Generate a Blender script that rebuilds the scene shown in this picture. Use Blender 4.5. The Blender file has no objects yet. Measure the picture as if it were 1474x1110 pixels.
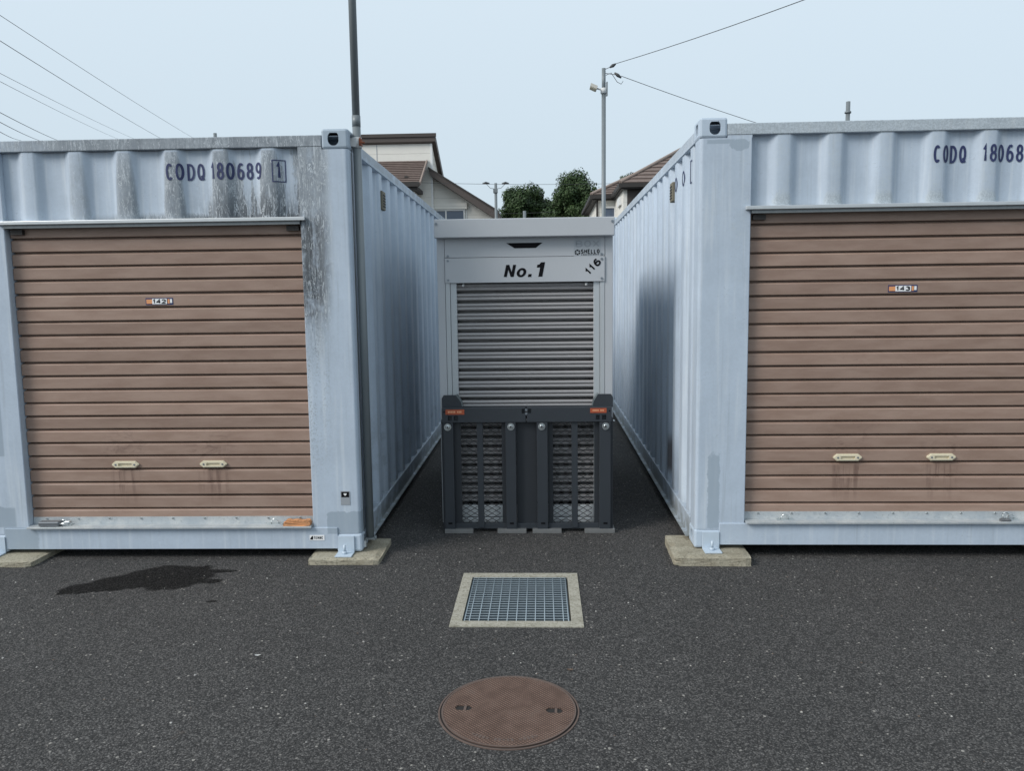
import bpy, bmesh, math, random
from math import sin, cos, radians, pi
from mathutils import Vector, Matrix
random.seed(7)
SC = bpy.context.scene
COL = SC.collection

# ------------------------------------------------------------------ camera
F_PX, PITCH, YAW, ROLL, CAM_H = 1134.9, radians(6.447), radians(2.175), radians(-0.7365), 1.6263
PW, PH = 1474.0, 1110.0
_F = Vector((-sin(YAW) * cos(PITCH), cos(YAW) * cos(PITCH), -sin(PITCH)))
_R = Vector((cos(YAW), sin(YAW), 0)); _U = _R.cross(_F)
RX = cos(ROLL) * _R + sin(ROLL) * _U
UX = -sin(ROLL) * _R + cos(ROLL) * _U
CAM = Vector((0, 0, CAM_H))
cd = bpy.data.cameras.new('camera'); cam = bpy.data.objects.new('camera', cd); COL.objects.link(cam)
cd.sensor_width = 36; cd.lens = F_PX / PW * 36; cd.clip_start = 0.05; cd.clip_end = 2000
cam.matrix_world = Matrix(((RX.x, UX.x, -_F.x, 0), (RX.y, UX.y, -_F.y, 0), (RX.z, UX.z, -_F.z, CAM_H), (0, 0, 0, 1)))
SC.camera = cam
def Q(u, v, Y):
    """direction of a photo pixel, taken to the depth Y of the thing it belongs to"""
    d = RX * ((u - PW / 2) / F_PX) - UX * ((v - PH / 2) / F_PX) + _F
    return CAM + d * (Y / d.y)

# ------------------------------------------------------------------ world, sun, exposure
SUN_AZ, SUN_EL = radians(60), radians(36)      # azimuth from behind the camera towards the left
w = bpy.data.worlds.new('World'); SC.world = w; w.use_nodes = True
wt = w.node_tree; wt.nodes.clear()
wo = wt.nodes.new('ShaderNodeOutputWorld'); bg = wt.nodes.new('ShaderNodeBackground')
sk = wt.nodes.new('ShaderNodeTexSky'); sk.sky_type = 'NISHITA'; sk.sun_disc = False
sk.sun_elevation = SUN_EL; sk.sun_rotation = radians(180) + SUN_AZ
sk.air_density = 1.0; sk.dust_density = 3.0; sk.ozone_density = 1.5
tc = wt.nodes.new('ShaderNodeTexCoord'); sx = wt.nodes.new('ShaderNodeSeparateXYZ')
wt.links.new(tc.outputs['Generated'], sx.inputs[0])
ramp = wt.nodes.new('ShaderNodeValToRGB')     # even high cloud, a little brighter towards the zenith
ramp.color_ramp.elements[0].position = 0.0; ramp.color_ramp.elements[0].color = (3.36, 3.98, 4.45, 1)
ramp.color_ramp.elements[1].position = 0.45; ramp.color_ramp.elements[1].color = (4.25, 4.93, 5.42, 1)
e = ramp.color_ramp.elements.new(1.0); e.color = (4.1, 4.75, 5.2, 1)
wt.links.new(sx.outputs[2], ramp.inputs[0])
mx = wt.nodes.new('ShaderNodeMix'); mx.data_type = 'RGBA'; mx.inputs[0].default_value = 0.90
wt.links.new(sk.outputs[0], mx.inputs[6]); wt.links.new(ramp.outputs[0], mx.inputs[7])
wt.links.new(mx.outputs[2], bg.inputs[0]); bg.inputs[1].default_value = 0.10
wt.links.new(bg.outputs[0], wo.inputs[0])
sl = bpy.data.lights.new('sun', 'SUN'); sl.energy = 1.5; sl.angle = radians(24); sl.color = (1.0, 0.965, 0.92)
so = bpy.data.objects.new('sun', sl); COL.objects.link(so)
to_sun = Vector((-sin(SUN_AZ) * cos(SUN_EL), -cos(SUN_AZ) * cos(SUN_EL), sin(SUN_EL)))
so.rotation_euler = to_sun.to_track_quat('Z', 'Y').to_euler()
so.location = to_sun * 30
SC.view_settings.view_transform = 'Standard'; SC.view_settings.look = 'None'
SC.view_settings.exposure = 0.85; SC.view_settings.gamma = 1.0
SC.render.engine = 'CYCLES'

# ------------------------------------------------------------------ node helpers
class V:
    """a value in a node tree; arithmetic makes Math nodes"""
    def __init__(s, t, sock): s.t, s.s = t, sock
    def _m(s, op, *a, clamp=False):
        n = s.t.nodes.new('ShaderNodeMath'); n.operation = op; n.use_clamp = clamp
        for i, x in enumerate((s,) + a):
            if isinstance(x, V): s.t.links.new(x.s, n.inputs[i])
            else: n.inputs[i].default_value = x
        return V(s.t, n.outputs[0])
    def __add__(s, o): return s._m('ADD', o)
    __radd__ = __add__
    def __sub__(s, o): return s._m('SUBTRACT', o)
    def __rsub__(s, o): return s._m('MULTIPLY', -1.0)._m('ADD', o)
    def __mul__(s, o): return s._m('MULTIPLY', o)
    __rmul__ = __mul__
    def __truediv__(s, o): return s._m('DIVIDE', o)
    def mx(s, o): return s._m('MAXIMUM', o)
    def mn(s, o): return s._m('MINIMUM', o)
    def abs(s): return s._m('ABSOLUTE')
    def sat(s): return s._m('ADD', 0.0, clamp=True)
    def pw(s, o): return s._m('POWER', o)
    def mod(s, o): return s._m('FLOORED_MODULO', o)
    def ss(s, a, b):
        n = s.t.nodes.new('ShaderNodeMapRange'); n.interpolation_type = 'SMOOTHSTEP'
        r = a > b
        if r: a, b = b, a
        n.inputs[1].default_value = a; n.inputs[2].default_value = b
        n.inputs[3].default_value = 1.0 if r else 0.0; n.inputs[4].default_value = 0.0 if r else 1.0
        s.t.links.new(s.s, n.inputs[0]); return V(s.t, n.outputs[0])
class Mat:
    def __init__(s, name, rough=0.6, metal=0.0, spec=0.5):
        s.m = bpy.data.materials.new(name); s.m.use_nodes = True; s.t = s.m.node_tree
        s.b = s.t.nodes['Principled BSDF']; s.set('Roughness', rough); s.set('Metallic', metal); s.set('Specular IOR Level', spec)
        s._o = None; s.nrm = None
    def set(s, k, v):
        i = s.b.inputs[k]
        if isinstance(v, V): s.t.links.new(v.s, i)
        elif isinstance(v, tuple): i.default_value = v if len(v) == 4 else v + (1,)
        else: i.default_value = v
    def obj(s):
        if not s._o: s._o = s.t.nodes.new('ShaderNodeTexCoord').outputs['Object']
        return s._o
    def pos(s): return s.t.nodes.new('ShaderNodeNewGeometry').outputs['Position']
    def rnd(s): return V(s.t, s.t.nodes.new('ShaderNodeObjectInfo').outputs['Random'])
    def xyz(s, v=None):
        n = s.t.nodes.new('ShaderNodeSeparateXYZ'); s.t.links.new(v or s.obj(), n.inputs[0])
        return [V(s.t, n.outputs[i]) for i in range(3)]
    def vec(s, sc=(1, 1, 1), off=(0, 0, 0), v=None):
        n = s.t.nodes.new('ShaderNodeMapping'); n.inputs['Scale'].default_value = sc; n.inputs['Location'].default_value = off
        s.t.links.new(v or s.obj(), n.inputs[0]); return n.outputs[0]
    def noise(s, scale, detail=4, rough=.55, v=None, dist=0.0):
        n = s.t.nodes.new('ShaderNodeTexNoise'); n.inputs['Scale'].default_value = scale; n.inputs['Detail'].default_value = detail
        n.inputs['Roughness'].default_value = rough; n.inputs['Distortion'].default_value = dist
        s.t.links.new(v or s.obj(), n.inputs['Vector']); return V(s.t, n.outputs[0])
    def vor(s, scale, feature='F1', v=None, out=0):
        n = s.t.nodes.new('ShaderNodeTexVoronoi'); n.feature = feature; n.inputs['Scale'].default_value = scale
        s.t.links.new(v or s.obj(), n.inputs['Vector']); return V(s.t, n.outputs[out])
    def white(s, v):
        n = s.t.nodes.new('ShaderNodeTexWhiteNoise'); s.t.links.new(v, n.inputs[0]); return V(s.t, n.outputs[0])
    def mix(s, f, a, b):
        n = s.t.nodes.new('ShaderNodeMix'); n.data_type = 'RGBA'
        if isinstance(f, V): s.t.links.new(f.s, n.inputs[0])
        else: n.inputs[0].default_value = f
        for x, i in ((a, 6), (b, 7)):
            if isinstance(x, V): s.t.links.new(x.s, n.inputs[i])
            else: n.inputs[i].default_value = x + (1,)
        return V(s.t, n.outputs[2])
    def mul(s, c, f):
        n = s.t.nodes.new('ShaderNodeMix'); n.data_type = 'RGBA'; n.blend_type = 'MULTIPLY'; n.inputs[0].default_value = 1
        if isinstance(c, V): s.t.links.new(c.s, n.inputs[6])
        else: n.inputs[6].default_value = c + (1,)
        s.t.links.new(f.s, n.inputs[7]); return V(s.t, n.outputs[2])
    def bump(s, h, strength=.3, dist=.005):
        n = s.t.nodes.new('ShaderNodeBump'); n.inputs['Strength'].default_value = strength; n.inputs['Distance'].default_value = dist
        s.t.links.new(h.s, n.inputs['Height'])
        if s.nrm: s.t.links.new(s.nrm, n.inputs['Normal'])
        s.nrm = n.outputs[0]; s.t.links.new(s.nrm, s.b.inputs['Normal'])
    def col(s, v): s.set('Base Color', v)

# ------------------------------------------------------------------ materials
PAINT = (0.440, 0.515, 0.605)
def m_flat(name, c, rough=.6, metal=0., var=.12, scale=8., bump=0.):
    m = Mat(name, rough, metal); n = m.noise(scale, 5)
    m.col(m.mul(c, n * (2 * var) + (1 - var)))
    if bump: m.bump(m.noise(scale * 12, 3), bump, .003)
    return m.m
def m_paint(name, kind):
    """pale blue container paint with weathering; kind: left / right / sideL / sideR"""
    m = Mat(name, .55, 0, .4); x, y, z = m.xyz()
    big = m.noise(2.2, 4); fine = m.noise(60, 3)
    streak = m.noise(1.0, 5, .6, m.vec((26, 26, 1.3)))
    med = m.noise(8, 6, .7)
    c = m.mul(PAINT, big * .34 + .74 + fine * .12 + (med - .5) * .22)
    # soft vertical chalky streaks
    c = m.mix((streak.ss(.48, .72) * .42), c, (.62, .67, .71))
    dstr = m.noise(1.0, 6, .65, m.vec((38, 38, 1.1), (5, 2, 1)))
    c = m.mix(dstr.ss(.56, .74) * .38, c, (.27, .31, .345))
    scr = m.noise(1.0, 3, .6, m.vec((9, 9, 26), (1, 7, 3)), 1.5)
    c = m.mix((scr - .5).abs().ss(.010, .002) * med.ss(.54, .62) * .5, c, (.26, .31, .36))
    rough = big * .2 + .45
    if kind == 'left':
        n1 = m.noise(9, 6, .65, None, .6); n2 = m.noise(34, 5, .7); sp = m.noise(110, 3, .7)
        st = m.noise(1.0, 5, .65, m.vec((20, 20, 2.2), (3, 1, 0)))
        ed = n1 * .9 + n2 * .5 - .7            # ragged edge for every mask
        hdr = z.ss(2.478, 2.49) * (x.ss(-2.9, -1.4) * .5 + .32)
        yy = y - (2.47 - z) * .055 + ed * .020 + (st - .5) * .02
        rib = yy.ss(.034, .002) * z.ss(2.05, 2.06) * z.ss(2.49, 2.47) * x.ss(-.335, -.345) * (x.ss(-2.25, -1.2) * .5 + .28)
        foot = (z + ed * .07).ss(2.19, 2.065) * z.ss(2.04, 2.055) * x.ss(-2.4, -1.1) * x.ss(-.30, -.33) * .9
        mid = x.ss(-1.1, -.75) * x.ss(-.30, -.40) * z.ss(2.06, 2.10) * (st + (2.3 - z) * .35).ss(.40, .62) * .95
        xe = x + ed * .07 + (st - .5) * .12
        post = xe.ss(-.40, -.32) * xe.ss(.0, -.20) * z.ss(.85, 1.75) * (st * .7 + n1 * .4 + .22)
        postn = (xe.ss(-.36, -.31) * xe.ss(-.10, -.26) * z.ss(.25, .95) * sp.ss(.50, .60) * st.ss(.36, .58)) * .9
        dens = hdr.mx(rib).mx(foot).mx(mid).mx(post)
        g = ((dens * 1.25 - .48) + n1 * .50 + (n2 - .5) * .40 + (st - .5) * .45 + (sp - .5) * .20).ss(.20, .80) * dens.ss(.02, .4)
        g = g.mx(postn)
        heavy = (x.ss(-1.3, -.55) * (z + ed * .12).ss(2.33, 2.08) * z.ss(2.04, 2.06) * x.ss(-.30, -.33) + xe.ss(-.36, -.27) * xe.ss(-.08, -.24) * z.ss(2.16, 1.98) * z.ss(1.05, 1.65)) * (st * .6 + n1 * .7).ss(.38, .66)
        warp = m.noise(9, 5, .60, m.vec((3.0, 3.0, .55)), 2.2)
        flake = ((warp - .5).abs().ss(.022, .004) * n1.ss(.40, .54)).mx(m.noise(22, 5, .75, m.vec((2.6, 2.6, .28)), .6).ss(.585, .66) * .75)
        gc = m.mix((sp.ss(.38, .64) * .15 + n2.ss(.30, .70) * .35 + st.ss(.3, .7) * .5), (.115, .132, .150), (.330, .368, .402))
        g = g.mx(heavy.sat() * (sp * .7 + .5) * .95)
        gc = m.mix(heavy.sat() * .88, gc, (.022, .025, .029))
        gc = m.mix(flake * .80, gc, (.60, .65, .69))
        c = m.mix(g * .93, c, gc)
        # touched-up patches of darker primer near the foot
        px = (x + .085).abs() + (n1 - .5) * .05; pz = (z + (n1 - .5) * .06)
        patch = px.ss(.135, .128) * pz.ss(.262, .256) * z.ss(.115, .12)
        pz2 = (x + 2.12) + (n1 - .5) * .07
        patch2 = (pz2.ss(.055, .04) * z.ss(.165, .16) * x.ss(-2.30, -2.29)) + (x.ss(-2.20, -2.22) * (z + (n1 - .5) * .1).ss(.30, .28) * z.ss(.16, .17))
        patch3 = x.ss(-2.245, -2.255) * z.ss(.62, .63) * z.ss(1.0, .99)
        c = m.mix((patch.mx(patch2).mx(patch3)).sat() * .75, c, (.27, .33, .39))
        rough = g * .25 + .5
    if kind == 'right':
        n1 = m.noise(11, 6, .65); sp = m.noise(120, 3, .7)
        d = (z.ss(2.48, 2.50) * .6 + y.ss(.030, .008) * z.ss(2.06, 2.1) * x.ss(.305, .31) * .40 + (x + (n1 - .5) * .1).ss(.10, .22) * x.ss(.34, .28) * z.ss(.7, 1.9) * .34 + (z + (n1 - .5) * .1).ss(2.18, 2.08) * z.ss(2.05, 2.06) * x.ss(.305, .31) * .4)
        g = (d * .9 - .25 + n1 * .5 + (sp - .5) * .7).ss(.30, .55) * d.ss(.0, .3)
        c = m.mix(g * .6, c, m.mix(sp.ss(.4, .6), (.30, .335, .345), (.47, .52, .545)))
        px = (x - .115).abs() + (m.noise(16, 4) - .5) * .02
        pn = m.noise(20, 5, .7)
        px = px + (pn - .5) * .035
        patch = px.ss(.038, .033) * (z + (pn - .5) * .05).ss(.125, .13) * (z + (n1 - .5) * .12 + (pn - .5) * .08).ss(.60, .585)
        p2 = ((x - .235) * (x - .235) * .9 + (z - 2.432) * (z - 2.432) * 3.2 + (pn - .5) * .006 + (n1 - .5) * .006).ss(.0036, .0030)
        p3 = ((x - .125).abs() + (n1 - .5) * .03).ss(.085, .075) * ((z - 2.452).abs() + (n1 - .5) * .012).ss(.014, .010)
        c = m.mix(patch.mx(p2).mx(p3) * .75, c, (.29, .355, .42))
    if kind in ('sideL', 'sideR'):
        n1 = m.noise(7, 6, .7); st = m.noise(1.0, 4, .6, m.vec((4, 9, .7)))
        c = m.mix(st.ss(.45, .8) * .35, c, (.60, .66, .70) if kind == 'sideR' else (.50, .57, .64))
        d = z.ss(2.47, 2.50) * n1.ss(.3, .6)
        c = m.mix(d * (.6 if kind == 'sideL' else .35), c, (.26, .275, .28))
        low = z.ss(.22, .05) * n1.ss(.32, .55)
        c = m.mix(low * .65, c, (.115, .115, .085))
        # a rust run low on the panel
        ry = (y - 1.13).abs() + (n1 - .5) * .03
        rust = ry.ss(.05, .03) * z.ss(.18, .28) * z.ss(.56, .42)
        c = m.mix(rust * .8, c, (.075, .055, .048))
        if kind == 'sideL':
            c = m.mix(n1.ss(.52, .66) * z.ss(1.4, .3) * .3, c, (.2, .22, .24))
    m.col(c); m.set('Roughness', rough); m.bump(m.noise(5, 3), .12, .01); m.bump(m.noise(90, 3), .08, .002)
    return m.m
M = {}
M['paintL'] = m_paint('weathered_paint_left', 'left'); M['paintR'] = m_paint('weathered_paint_right', 'right')
M['sideL'] = m_paint('side_paint_left', 'sideL'); M['sideR'] = m_paint('side_paint_right', 'sideR')
M['cast'] = m_flat('casting_paint', (.33, .40, .47), .5, 0, .18, 14, .15)
M['cast_low'] = m_flat('casting_paint_low', (.44, .52, .61), .5, 0, .12, 14, .1)
M['bracket'] = m_flat('bracket_paint', (.46, .54, .62), .45, 0, .1, 20, .1)
M['dark'] = m_flat('dark_cavity', (.02, .02, .022), .8)
M['black'] = m_flat('black_vinyl', (.006, .006, .008), .7, 0, .05); M['black'].node_tree.nodes['Principled BSDF'].inputs['Specular IOR Level'].default_value = .12
M['navy'] = m_flat('navy_paint', (.022, .032, .105), .6, 0, .35, 30)
M['alu'] = m_flat('aluminium_trim', (.56, .585, .60), .38, .55, .1, 18)
M['white'] = m_flat('white_vinyl', (.78, .79, .80), .5, 0, .04)
M['orange'] = m_flat('orange_print', (.68, .30, .13), .5, 0, .06)
M['rust'] = m_flat('rusty_steel', (.20, .060, .028), .85, 0, .3, 40, .3)
M['zinc'] = m_flat('zinc_plated', (.62, .66, .67), .28, .9, .12, 30)
M['cream'] = m_flat('cream_plastic', (.66, .60, .45), .45, 0, .06, 12)
M['cable'] = m_flat('cable_sheath', (.05, .052, .055), .6)
M['whitesteel'] = m_flat('old_white_steel', (.55, .56, .56), .6, 0, .15, 20)
def m_galv():
    m = Mat('galvanised_steel', .45, .2); n = m.noise(25, 4, .6); v = m.vor(55); st = m.noise(1, 4, .6, m.vec((60, 60, 2)))
    c = m.mix(n, (.17, .19, .20), (.26, .285, .295)); c = m.mix(st.ss(.5, .75) * .4, c, (.12, .135, .145))
    m.col(c); m.set('Roughness', v * .15 + .4); m.bump(m.noise(60, 3), .06, .002); return m.m
M['galv'] = m_galv()
def m_sill():
    m = Mat('galvanised_sill', .5, .35); n = m.noise(9, 5, .65); s = m.noise(70, 4)
    c = m.mix(n.ss(.35, .7), (.42, .46, .49), (.55, .57, .57)); c = m.mix(s.ss(.55, .7) * .5, c, (.30, .33, .34))
    m.col(c); m.bump(s, .08, .002); return m.m
M['sill'] = m_sill()
def m_shutter():
    m = Mat('brown_slat_paint', .46, .0, .45)
    x, y, z = m.xyz(m.pos()); P = m.pos()
    r = m.rnd(); n = m.noise(3.5, 5, .6, m.vec((1, 1, 4), v=P)); sc = m.noise(1, 5, .7, m.vec((9, 9, 60), v=P))
    c = m.mix(n.ss(.3, .7), (.262, .177, .138), (.320, .226, .181))
    c = m.mul(c, r * .20 + .90)
    c = m.mix(sc.ss(.52, .78) * .25, c, (.36, .27, .225))
    sm = m.noise(7, 5, .7, m.vec((1.4, 1, 2.6), v=P), 1.2)
    drip = m.noise(1, 4, .6, m.vec((34, 34, 1.5), v=P))
    for hx in (-2.645, -2.08, 1.868, 2.43):
        dx = (x - hx).abs() + (sm - .5) * .06
        below = dx.ss(.12, .05) * z.ss(.60, .56) * z.ss(.30, .52) * drip.ss(.46, .60)
        above = ((x - hx).abs().ss(.22, .04) * z.ss(.62, .66) * z.ss(.88, .70) * sm.ss(.48, .68))
        c = m.mix((below * .62).mx(above * .55), c, (.115, .068, .055))
    c = m.mix(z.ss(1.55, 1.2) * z.ss(.9, 1.2) * sm.ss(.60, .74) * .30, c, (.15, .10, .085))
    m.col(c); m.set('Roughness', sm * .2 + .38); m.bump(m.noise(1.2, 3, .5, m.vec((3, 1, 8), v=P)), .10, .02)
    return m.m
M['shutter'] = m_shutter()
def m_asphalt():
    m = Mat('asphalt', .85, 0, .35); P = m.pos(); x, y, z = m.xyz(P)
    v1 = m.vor(150, v=P, out=1); cell = m.white
    n = m.t.nodes.new('ShaderNodeTexVoronoi'); n.inputs['Scale'].default_value = 165; m.t.links.new(P, n.inputs['Vector'])
    d = V(m.t, n.outputs[0]); cc = n.outputs[1]
    sp = m.t.nodes.new('ShaderNodeSeparateColor'); m.t.links.new(cc, sp.inputs[0]); r = V(m.t, sp.outputs[0]); g2 = V(m.t, sp.outputs[1])
    n2 = m.t.nodes.new('ShaderNodeTexVoronoi'); n2.inputs['Scale'].default_value = 60; m.t.links.new(P, n2.inputs['Vector'])
    d2 = V(m.t, n2.outputs[0]); sp2 = m.t.nodes.new('ShaderNodeSeparateColor'); m.t.links.new(n2.outputs[1], sp2.inputs[0]); r2 = V(m.t, sp2.outputs[0])
    big = m.noise(.9, 5, .6, P); mid = m.noise(7, 5, .6, P)
    c = m.mix(r.pw(2.2), (.031, .0305, .0305), (.124, .119, .115))
    c = m.mul(c, 1.15 - d.ss(.30, .75) * .62)
    trk = m.noise(.55, 3, .5, m.vec((1, .35, 1), v=P))
    c = m.mix(g2.ss(.94, .99) * .7, c, (.18, .172, .165))
    c = m.mix(r2.ss(.965, .99) * d2.ss(.40, .25) * .8, c, (.36, .34, .31))
    c = m.mul(c, big * .40 + .78 + (mid - .5) * .35 + (trk - .5) * .35)
    br_ = m.noise(3.1, 5, .7, P)
    c = m.mix(br_.ss(.66, .76) * .35, c, (.085, .058, .042))
    # oil / water stain in front of the left-hand shutter, and a dark drip line below the beams
    sn = m.noise(5, 5, .6, P); sn2 = m.noise(1.7, 4, .55, P)
    def blob(cx, cy, rx, ry, sl=0.0, a=.30):
        ex = x - cx + (sn - .5) * a * .6; ey = y - cy - (x - cx) * sl + (sn - .5) * a + (sn2 - .5) * a * .5
        return (ex * ex / (rx * rx) + ey * ey / (ry * ry)).ss(1.22, .86)
    wet = blob(-2.24, 4.42, .29, .20, .12).mx(blob(-2.55, 4.27, .19, .10, .20)).mx(blob(-2.42, 4.36, .22, .14, .25))
    wet = wet.mx(blob(-1.97, 4.54, .13, .030, .10, .10)).mx(blob(-1.93, 4.365, .060, .035, .1, .05)).mx(blob(-1.80, 4.06, .030, .016, .1, .02))
    c = m.mul(c, 1.0 - wet * .68)
    m.col(c); m.set('Roughness', .90); m.set('Specular IOR Level', .35 - wet * .28)
    m.bump((1.0 - d) * .7 + r * .5, .75, .004); m.bump(1.0 - d2, .35, .006); m.bump(mid, .25, .02)
    return m.m
M['asphalt'] = m_asphalt()
def m_conc(name, c1, c2):
    m = Mat(name, .9, 0, .25); P = m.pos(); n = m.noise(9, 6, .65, P); s = m.noise(85, 4, .7, P); v = m.vor(140, v=P)
    c = m.mix(n.ss(.3, .7), c1, c2); c = m.mix(s.ss(.48, .66) * .65, c, (.12, .105, .075)); c = m.mix(n.ss(.52, .66) * .45, c, (.15, .135, .085))
    m.col(c); m.bump(s, .35, .004); m.bump(v, .2, .003); return m.m
M['conc'] = m_conc('pad_concrete', (.255, .230, .172), (.42, .392, .312))
M['conc2'] = m_conc('frame_concrete', (.29, .277, .228), (.42, .403, .345))
def m_manhole():
    m = Mat('rusty_iron', .75, .1, .4); x, y, z = m.xyz(); r = (x * x + y * y).pw(.5)
    a = 0.016
    px = ((x + y) / a).mod(1.0); py = ((x - y) / a).mod(1.0)
    stud = ((px - .5).abs().mx((py - .5).abs())).ss(.36, .28) * r.ss(.262, .258)
    n = m.noise(14, 5, .65); s = m.noise(120, 3)
    c = m.mix(n.ss(.3, .7), (.108, .066, .050), (.160, .102, .079)); c = m.mul(c, stud * .75 + .58)
    c = m.mix(n.ss(.58, .72) * .4, c, (.11, .085, .07)); c = m.mix(s.ss(.64, .72) * .4, c, (.17, .14, .125))
    m.col(c); m.bump(stud, .8, .004); m.bump(s, .2, .002); return m.m
M['iron'] = m_manhole()
M['iron_rim'] = m_flat('iron_rim', (.125, .090, .076), .7, .15, .25, 22, .3)
M['gap'] = m_flat('gap_dirt', (.018, .016, .015), .95)
def m_grate():
    m = Mat('grate_zinc', .42, .72); n = m.noise(25, 4, .6, m.pos()); m.col(m.mix(n, (.10, .14, .17), (.17, .22, .26))); return m.m
M['grate'] = m_grate()
M['bartop'] = m_flat('skylit_bar_top', (.30, .36, .40), .5, .2, .15, 30)  # skylight on the bar tops painted in; the sides' colour carries their shade
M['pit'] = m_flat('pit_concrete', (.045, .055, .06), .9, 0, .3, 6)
M['locker'] = m_flat('locker_grey', (.45, .47, .495), .42, .05, .05, 3)
M['locker_lt'] = m_flat('locker_channel', (.47, .50, .52), .4, .25, .06, 3)
M['locker_slat'] = m_flat('locker_slat', (.36, .35, .352), .36, .15, .04, 3)
M['locker_bar'] = m_flat('locker_bottom_bar', (.74, .77, .79), .45, .3, .06, 10)
M['char'] = m_flat('charcoal_powder_coat', (.026, .032, .040), .5, 0, .10, 10, .05)
M['char2'] = m_flat('charcoal_plate', (.018, .022, .028), .55, 0, .10, 10, .05)
M['mesh'] = m_flat('charcoal_mesh', (.018, .021, .025), .55)
M['foot'] = m_flat('foot_steel', (.20, .205, .205), .55, .4, .15, 20)
M['wood'] = m_flat('splintered_wood', (.56, .27, .125), .8, 0, .3, 30, .4)
M['screw'] = m_flat('screw_head', (.22, .25, .28), .4, .6, .1, 40)
M['ghost'] = m_flat('clear_film_print', (.30, .325, .355), .35, 0, .06)
def m_siding():
    m = Mat('cream_siding', .75, 0, .3); x, y, z = m.xyz(m.pos())
    f = (z / .30).mod(1.0); ln = f.ss(.06, .0).mx(f.ss(.96, 1.0)); n = m.noise(1.5, 4, .6, m.pos()); b = m.noise(1, 3, .6, m.vec((6, 6, 40), v=m.pos()))
    c = m.mul((.74, .725, .675), n * .16 + .86 + b * .08); c = m.mul(c, 1.0 - ln * .22); m.col(c); m.bump(1.0 - ln, .5, .01); return m.m
M['siding'] = m_siding()
M['siding_dk'] = m_flat('brown_siding', (.060, .050, .046), .7, 0, .2, 3)
M['fascia'] = m_flat('brown_fascia', (.075, .060, .054), .55, 0, .12, 2)
M['soffit'] = m_flat('dark_gutter', (.030, .026, .024), .6, 0, .1, 2)
def m_tile():
    m = Mat('brown_roof_tile', .75, 0, .3); P = m.pos(); n = m.noise(3, 4, .6, P); w2 = m.noise(1, 3, .5, m.vec((5, 5, 9), v=P))
    c = m.mix(n, (.135, .102, .090), (.195, .152, .134)); c = m.mul(c, w2 * .5 + .74); m.col(c); return m.m
M['tile'] = m_tile()
M['ridge'] = m_flat('ridge_cap', (.25, .20, .175), .6, 0, .1, 3)
def m_glass():
    m = Mat('window_glass', .08, 0, .6); m.col((.075, .105, .16)); return m.m
M['glass'] = m_glass()
M['frame'] = m_flat('white_window_frame', (.72, .73, .73), .5, 0, .03)
def m_leaf(name, a, b):
    m = Mat(name, .6, 0, .3); n = m.noise(1.2, 4, .6, m.pos()); n2 = m.noise(9, 2, .6, m.pos())
    m.col(m.mix((n * .6 + n2 * .4).ss(.3, .7), a, b)); return m.m
M['leaf'] = m_leaf('dark_leaf', (.017, .036, .014), (.050, .088, .026))
M['leaf2'] = m_leaf('dark_leaf_b', (.019, .040, .016), (.056, .094, .030))
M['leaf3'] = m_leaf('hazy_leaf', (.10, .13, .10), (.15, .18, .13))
M['bark'] = m_flat('bark', (.07, .055, .042), .9, 0, .2, 6)
M['polegrey'] = m_flat('grey_pole', (.165, .188, .200), .45, .1, .12, 6)
M['lamp'] = m_flat('lamp_housing', (.50, .48, .43), .6, 0, .05)

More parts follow.
